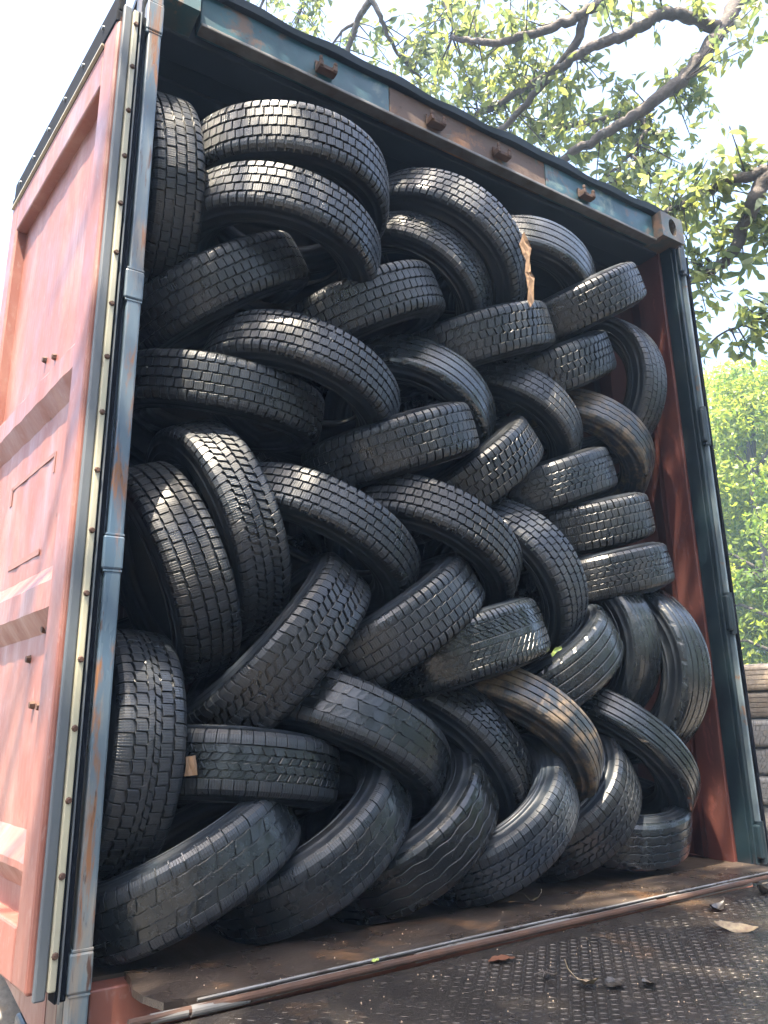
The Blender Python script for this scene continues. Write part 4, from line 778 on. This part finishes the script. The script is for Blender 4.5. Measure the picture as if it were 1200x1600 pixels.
# unseen canopy over the ramp, added and gapped to shape dappled shade on the tyres
CT = empty('shade_tree', (-3.6, -3.4, -1.22)); tag(CT, 'unseen leafy tree behind the viewer, its crown over the ramp shaped to throw dappled shade', 'tree')
cp = []; rs = np.random.RandomState(8)
tr = MB(); tr.tube(smooth_path([(0, 0, 0), (.1, .1, 2.5), (.5, .4, 5), (1.2, 1.0, 6.8), (2.2, 1.7, 7.6)]), [.22-.007*i for i in range(25)], 12)
ccs = []
for i in range(620):
    ccs.append((rs.uniform(-2.9, 1.8), rs.uniform(-4.2, -.7), rs.uniform(5.9, 7.0)))
for k, (x, y, z) in enumerate(ccs):
    q = np.array((x, y, z))-np.array((-3.6, -3.4, -1.22))
    if k % 6 == 0: tr.tube([(2.2, 1.7, 7.6), tuple((np.array((2.2, 1.7, 7.6))+q)/2+np.array([0, 0, .25])), tuple(q)], [.03, .018, .005], 5)
    for j in range(24): cp.append(q+rs.normal(size=3)*np.array([.2, .2, .14]))
cp = np.array(cp); Wp = cp+np.array((-3.6, -3.4, -1.22)); S_ = np.array(SUN); keep = np.ones(len(cp), bool)
for (hx, hy, hz, hr) in [(0.4457, 0.03, 1.9484, 0.07), (0.1939, 0.1, 2.0447, 0.05), (0.2072, -0.03, 1.071, 0.075), (0.281, 0.0, 1.4182, 0.04), (0.5993, -0.06, 0.8211, 0.06), (1.2436, -0.05, 1.8989, 0.045), (1.7631, 0.05, 1.9559, 0.09), (1.5178, 0.0, 1.0962, 0.1), (1.9915, 0.08, 1.7538, 0.13), (2.1717, 0.08, 1.6473, 0.06), (1.1823, -0.0, 1.6475, 0.05), (1.6496, 0.03, 1.4448, 0.07), (1.8651, 0.02, 1.3363, 0.06), (1.2878, -0.1, 0.6132, 0.1), (1.4611, -0.08, 0.5166, 0.11), (1.3493, 0.02, 0.3549, 0.06), (1.4595, 0.02, 0.3552, 0.05), (1.7086, 0.05, 0.315, 0.07), (0.1242, -0.02, 0.595, 0.05), (0.1298, -0.02, 0.5086, 0.03), (0.9862, -0.05, 0.6498, 0.03), (2.669, -0.0, 0.8601, 0.05), (0.298, -0.05, 0.0, 0.05), (0.418, -0.092, 0.0, 0.04), (1.434, -0.048, 0.0, 0.03), (1.512, -0.127, 0.0, 0.06), (1.576, -0.236, 0.0, 0.07), (1.646, -0.355, 0.0, 0.09), (1.724, -0.459, 0.0, 0.1), (2.226, 0.11, 0.0, 0.06), (2.334, 0.025, 0.0, 0.06), (0.23, -0.308, 0.0, 0.1), (0.391, -0.443, 0.0, 0.08)]:      # gaps in the crown where the photo shows sun flecks
    d_ = Wp-np.array((hx, hy, hz)); perp = d_-np.outer(d_@S_, S_); keep &= np.linalg.norm(perp, axis=1) > hr*1.6+.07
tt = (Wp[:, 0]+.1)/S_[0]                 # leaves cleared along the sun's path to keep the open door lit
hit = Wp-np.outer(tt, S_); keep &= ~((hit[:, 1] > -.05) & (hit[:, 1] < 1.4) & (hit[:, 2] > -.3) & (hit[:, 2] < 3.0))
cp = cp[keep]
tr.obj('trunk', M['bark'], CT, True); leaves_mesh('crown', cp, .115, M['leafshade'], CT, 5, droop=.35)

# trees beyond the yard, and unseen ones added to block low sky
def far_tree(loc, H, Rr, label, seed, tone, dens=27000, lm='leafbright', ls=.13, pw=.55):
    e = empty('tree', loc); tag(e, label, 'tree', 'trees beyond the yard'); rs = np.random.RandomState(seed)
    t = MB(); t.tube([(0, 0, 0), (.1, 0, H*.35), (-.05, .1, H*.7), (0, 0, H*.97)], [.2, .13, .07, .02], 10)
    P = []; tn = []
    for k in range(150):
        hh = rs.uniform(.0, 1)**.9; z = H*hh; rr = Rr*(1-hh)**pw*rs.uniform(.55, 1.0)*(1.0 if hh > .12 else .8); a = rs.uniform(0, 6.28)
        c = np.array([math.cos(a)*rr, math.sin(a)*rr, z])
        if k % 5 == 0 and hh > .25: t.tube([(0, 0, z*.9), (c[0]*.5, c[1]*.5, z), tuple(c)], [.05, .03, .01], 5)
        cl = rs.uniform(.45, .85)*Rr*.42; n = dens//150; d_ = rs.normal(size=(n, 3)); d_ /= np.linalg.norm(d_, axis=1)[:, None]
        P.append(c+d_*cl*np.array([1, 1, .55])*rs.uniform(.3, 1, (n, 1))**.4); tn.append(np.clip(rs.normal(tone+.25*rs.normal(), .18, n), 0, 1))
    t.obj('trunk', M['bark'], e, True); leaves_mesh('crown', np.concatenate(P), ls, M[lm], e, seed, droop=1.0, tones=np.concatenate(tn)); return e
far_tree((13.4, 6.2, -1.22), 8.3, 2.7, 'bright green feathery tree nearest the container edge, beyond the yard stack', 21, .4)
far_tree((15.6, 7.0, -1.22), 9.0, 2.8, 'bushy green tree at the right edge of the photo, beyond the yard stack', 22, .3)
far_tree((19.5, 10.2, -1.22), 11.6, 3.2, 'taller yellow green tree rising behind the nearer ones', 23, .75)
far_tree((15.0, 9.5, -1.22), 10.0, 3.0, 'green tree mostly hidden behind the container post', 24, .45)
far_tree((17.3, 8.6, -1.22), 9.6, 3.0, 'rounded green tree between the nearer tree and the taller one', 26, .5)
far_tree((21.5, 8.0, -1.22), 10.0, 3.6, 'dense green tree farthest to the right behind the others', 25, .35)

k_ = 0
for (x, y, h_, r_, lab) in ((-9, -9, 10, 4.0, 'unseen broad dark tree added to block low sky, well behind the viewer on the left'), (-3.5, -12, 11, 4.2, 'unseen broad dark tree added to block low sky, straight behind the viewer'), (3, -12.5, 10, 4.0, 'unseen broad dark tree added to block low sky, behind the viewer on the right'),
        (9, -10, 11, 4.2, 'unseen broad dark tree added to block low sky, behind the viewer far to the right'), (-13, -3, 10, 4.0, 'unseen broad dark tree added to block low sky, to the left of the viewer'), (12.5, -4.5, 9, 3.6, 'unseen broad dark tree added to block low sky, at the right side of the yard')):
    k_ += 1; far_tree((x, y, -1.22), h_, r_, lab, 40+k_, .3, 2400, 'leafshade', .6, .75)

# ------------------------------------------------------------------ thin bluish volume, added to imitate veiling glare
hm = bpy.data.materials.new("veil_haze"); hm.use_nodes = True; hn = hm.node_tree.nodes; hn.clear()
ho = hn.new("ShaderNodeOutputMaterial"); pv = hn.new("ShaderNodeVolumePrincipled")
pv.inputs["Color"].default_value = (.52, .74, 1.0, 1); pv.inputs["Density"].default_value = .005; pv.inputs["Anisotropy"].default_value = .2
hm.node_tree.links.new(pv.outputs[0], ho.inputs["Volume"])
b = MB(); b.box((-151, -151, -2.3), (151, 151, 13)); hz = b.obj('veil_haze', hm); tag(hz, kind='stuff')
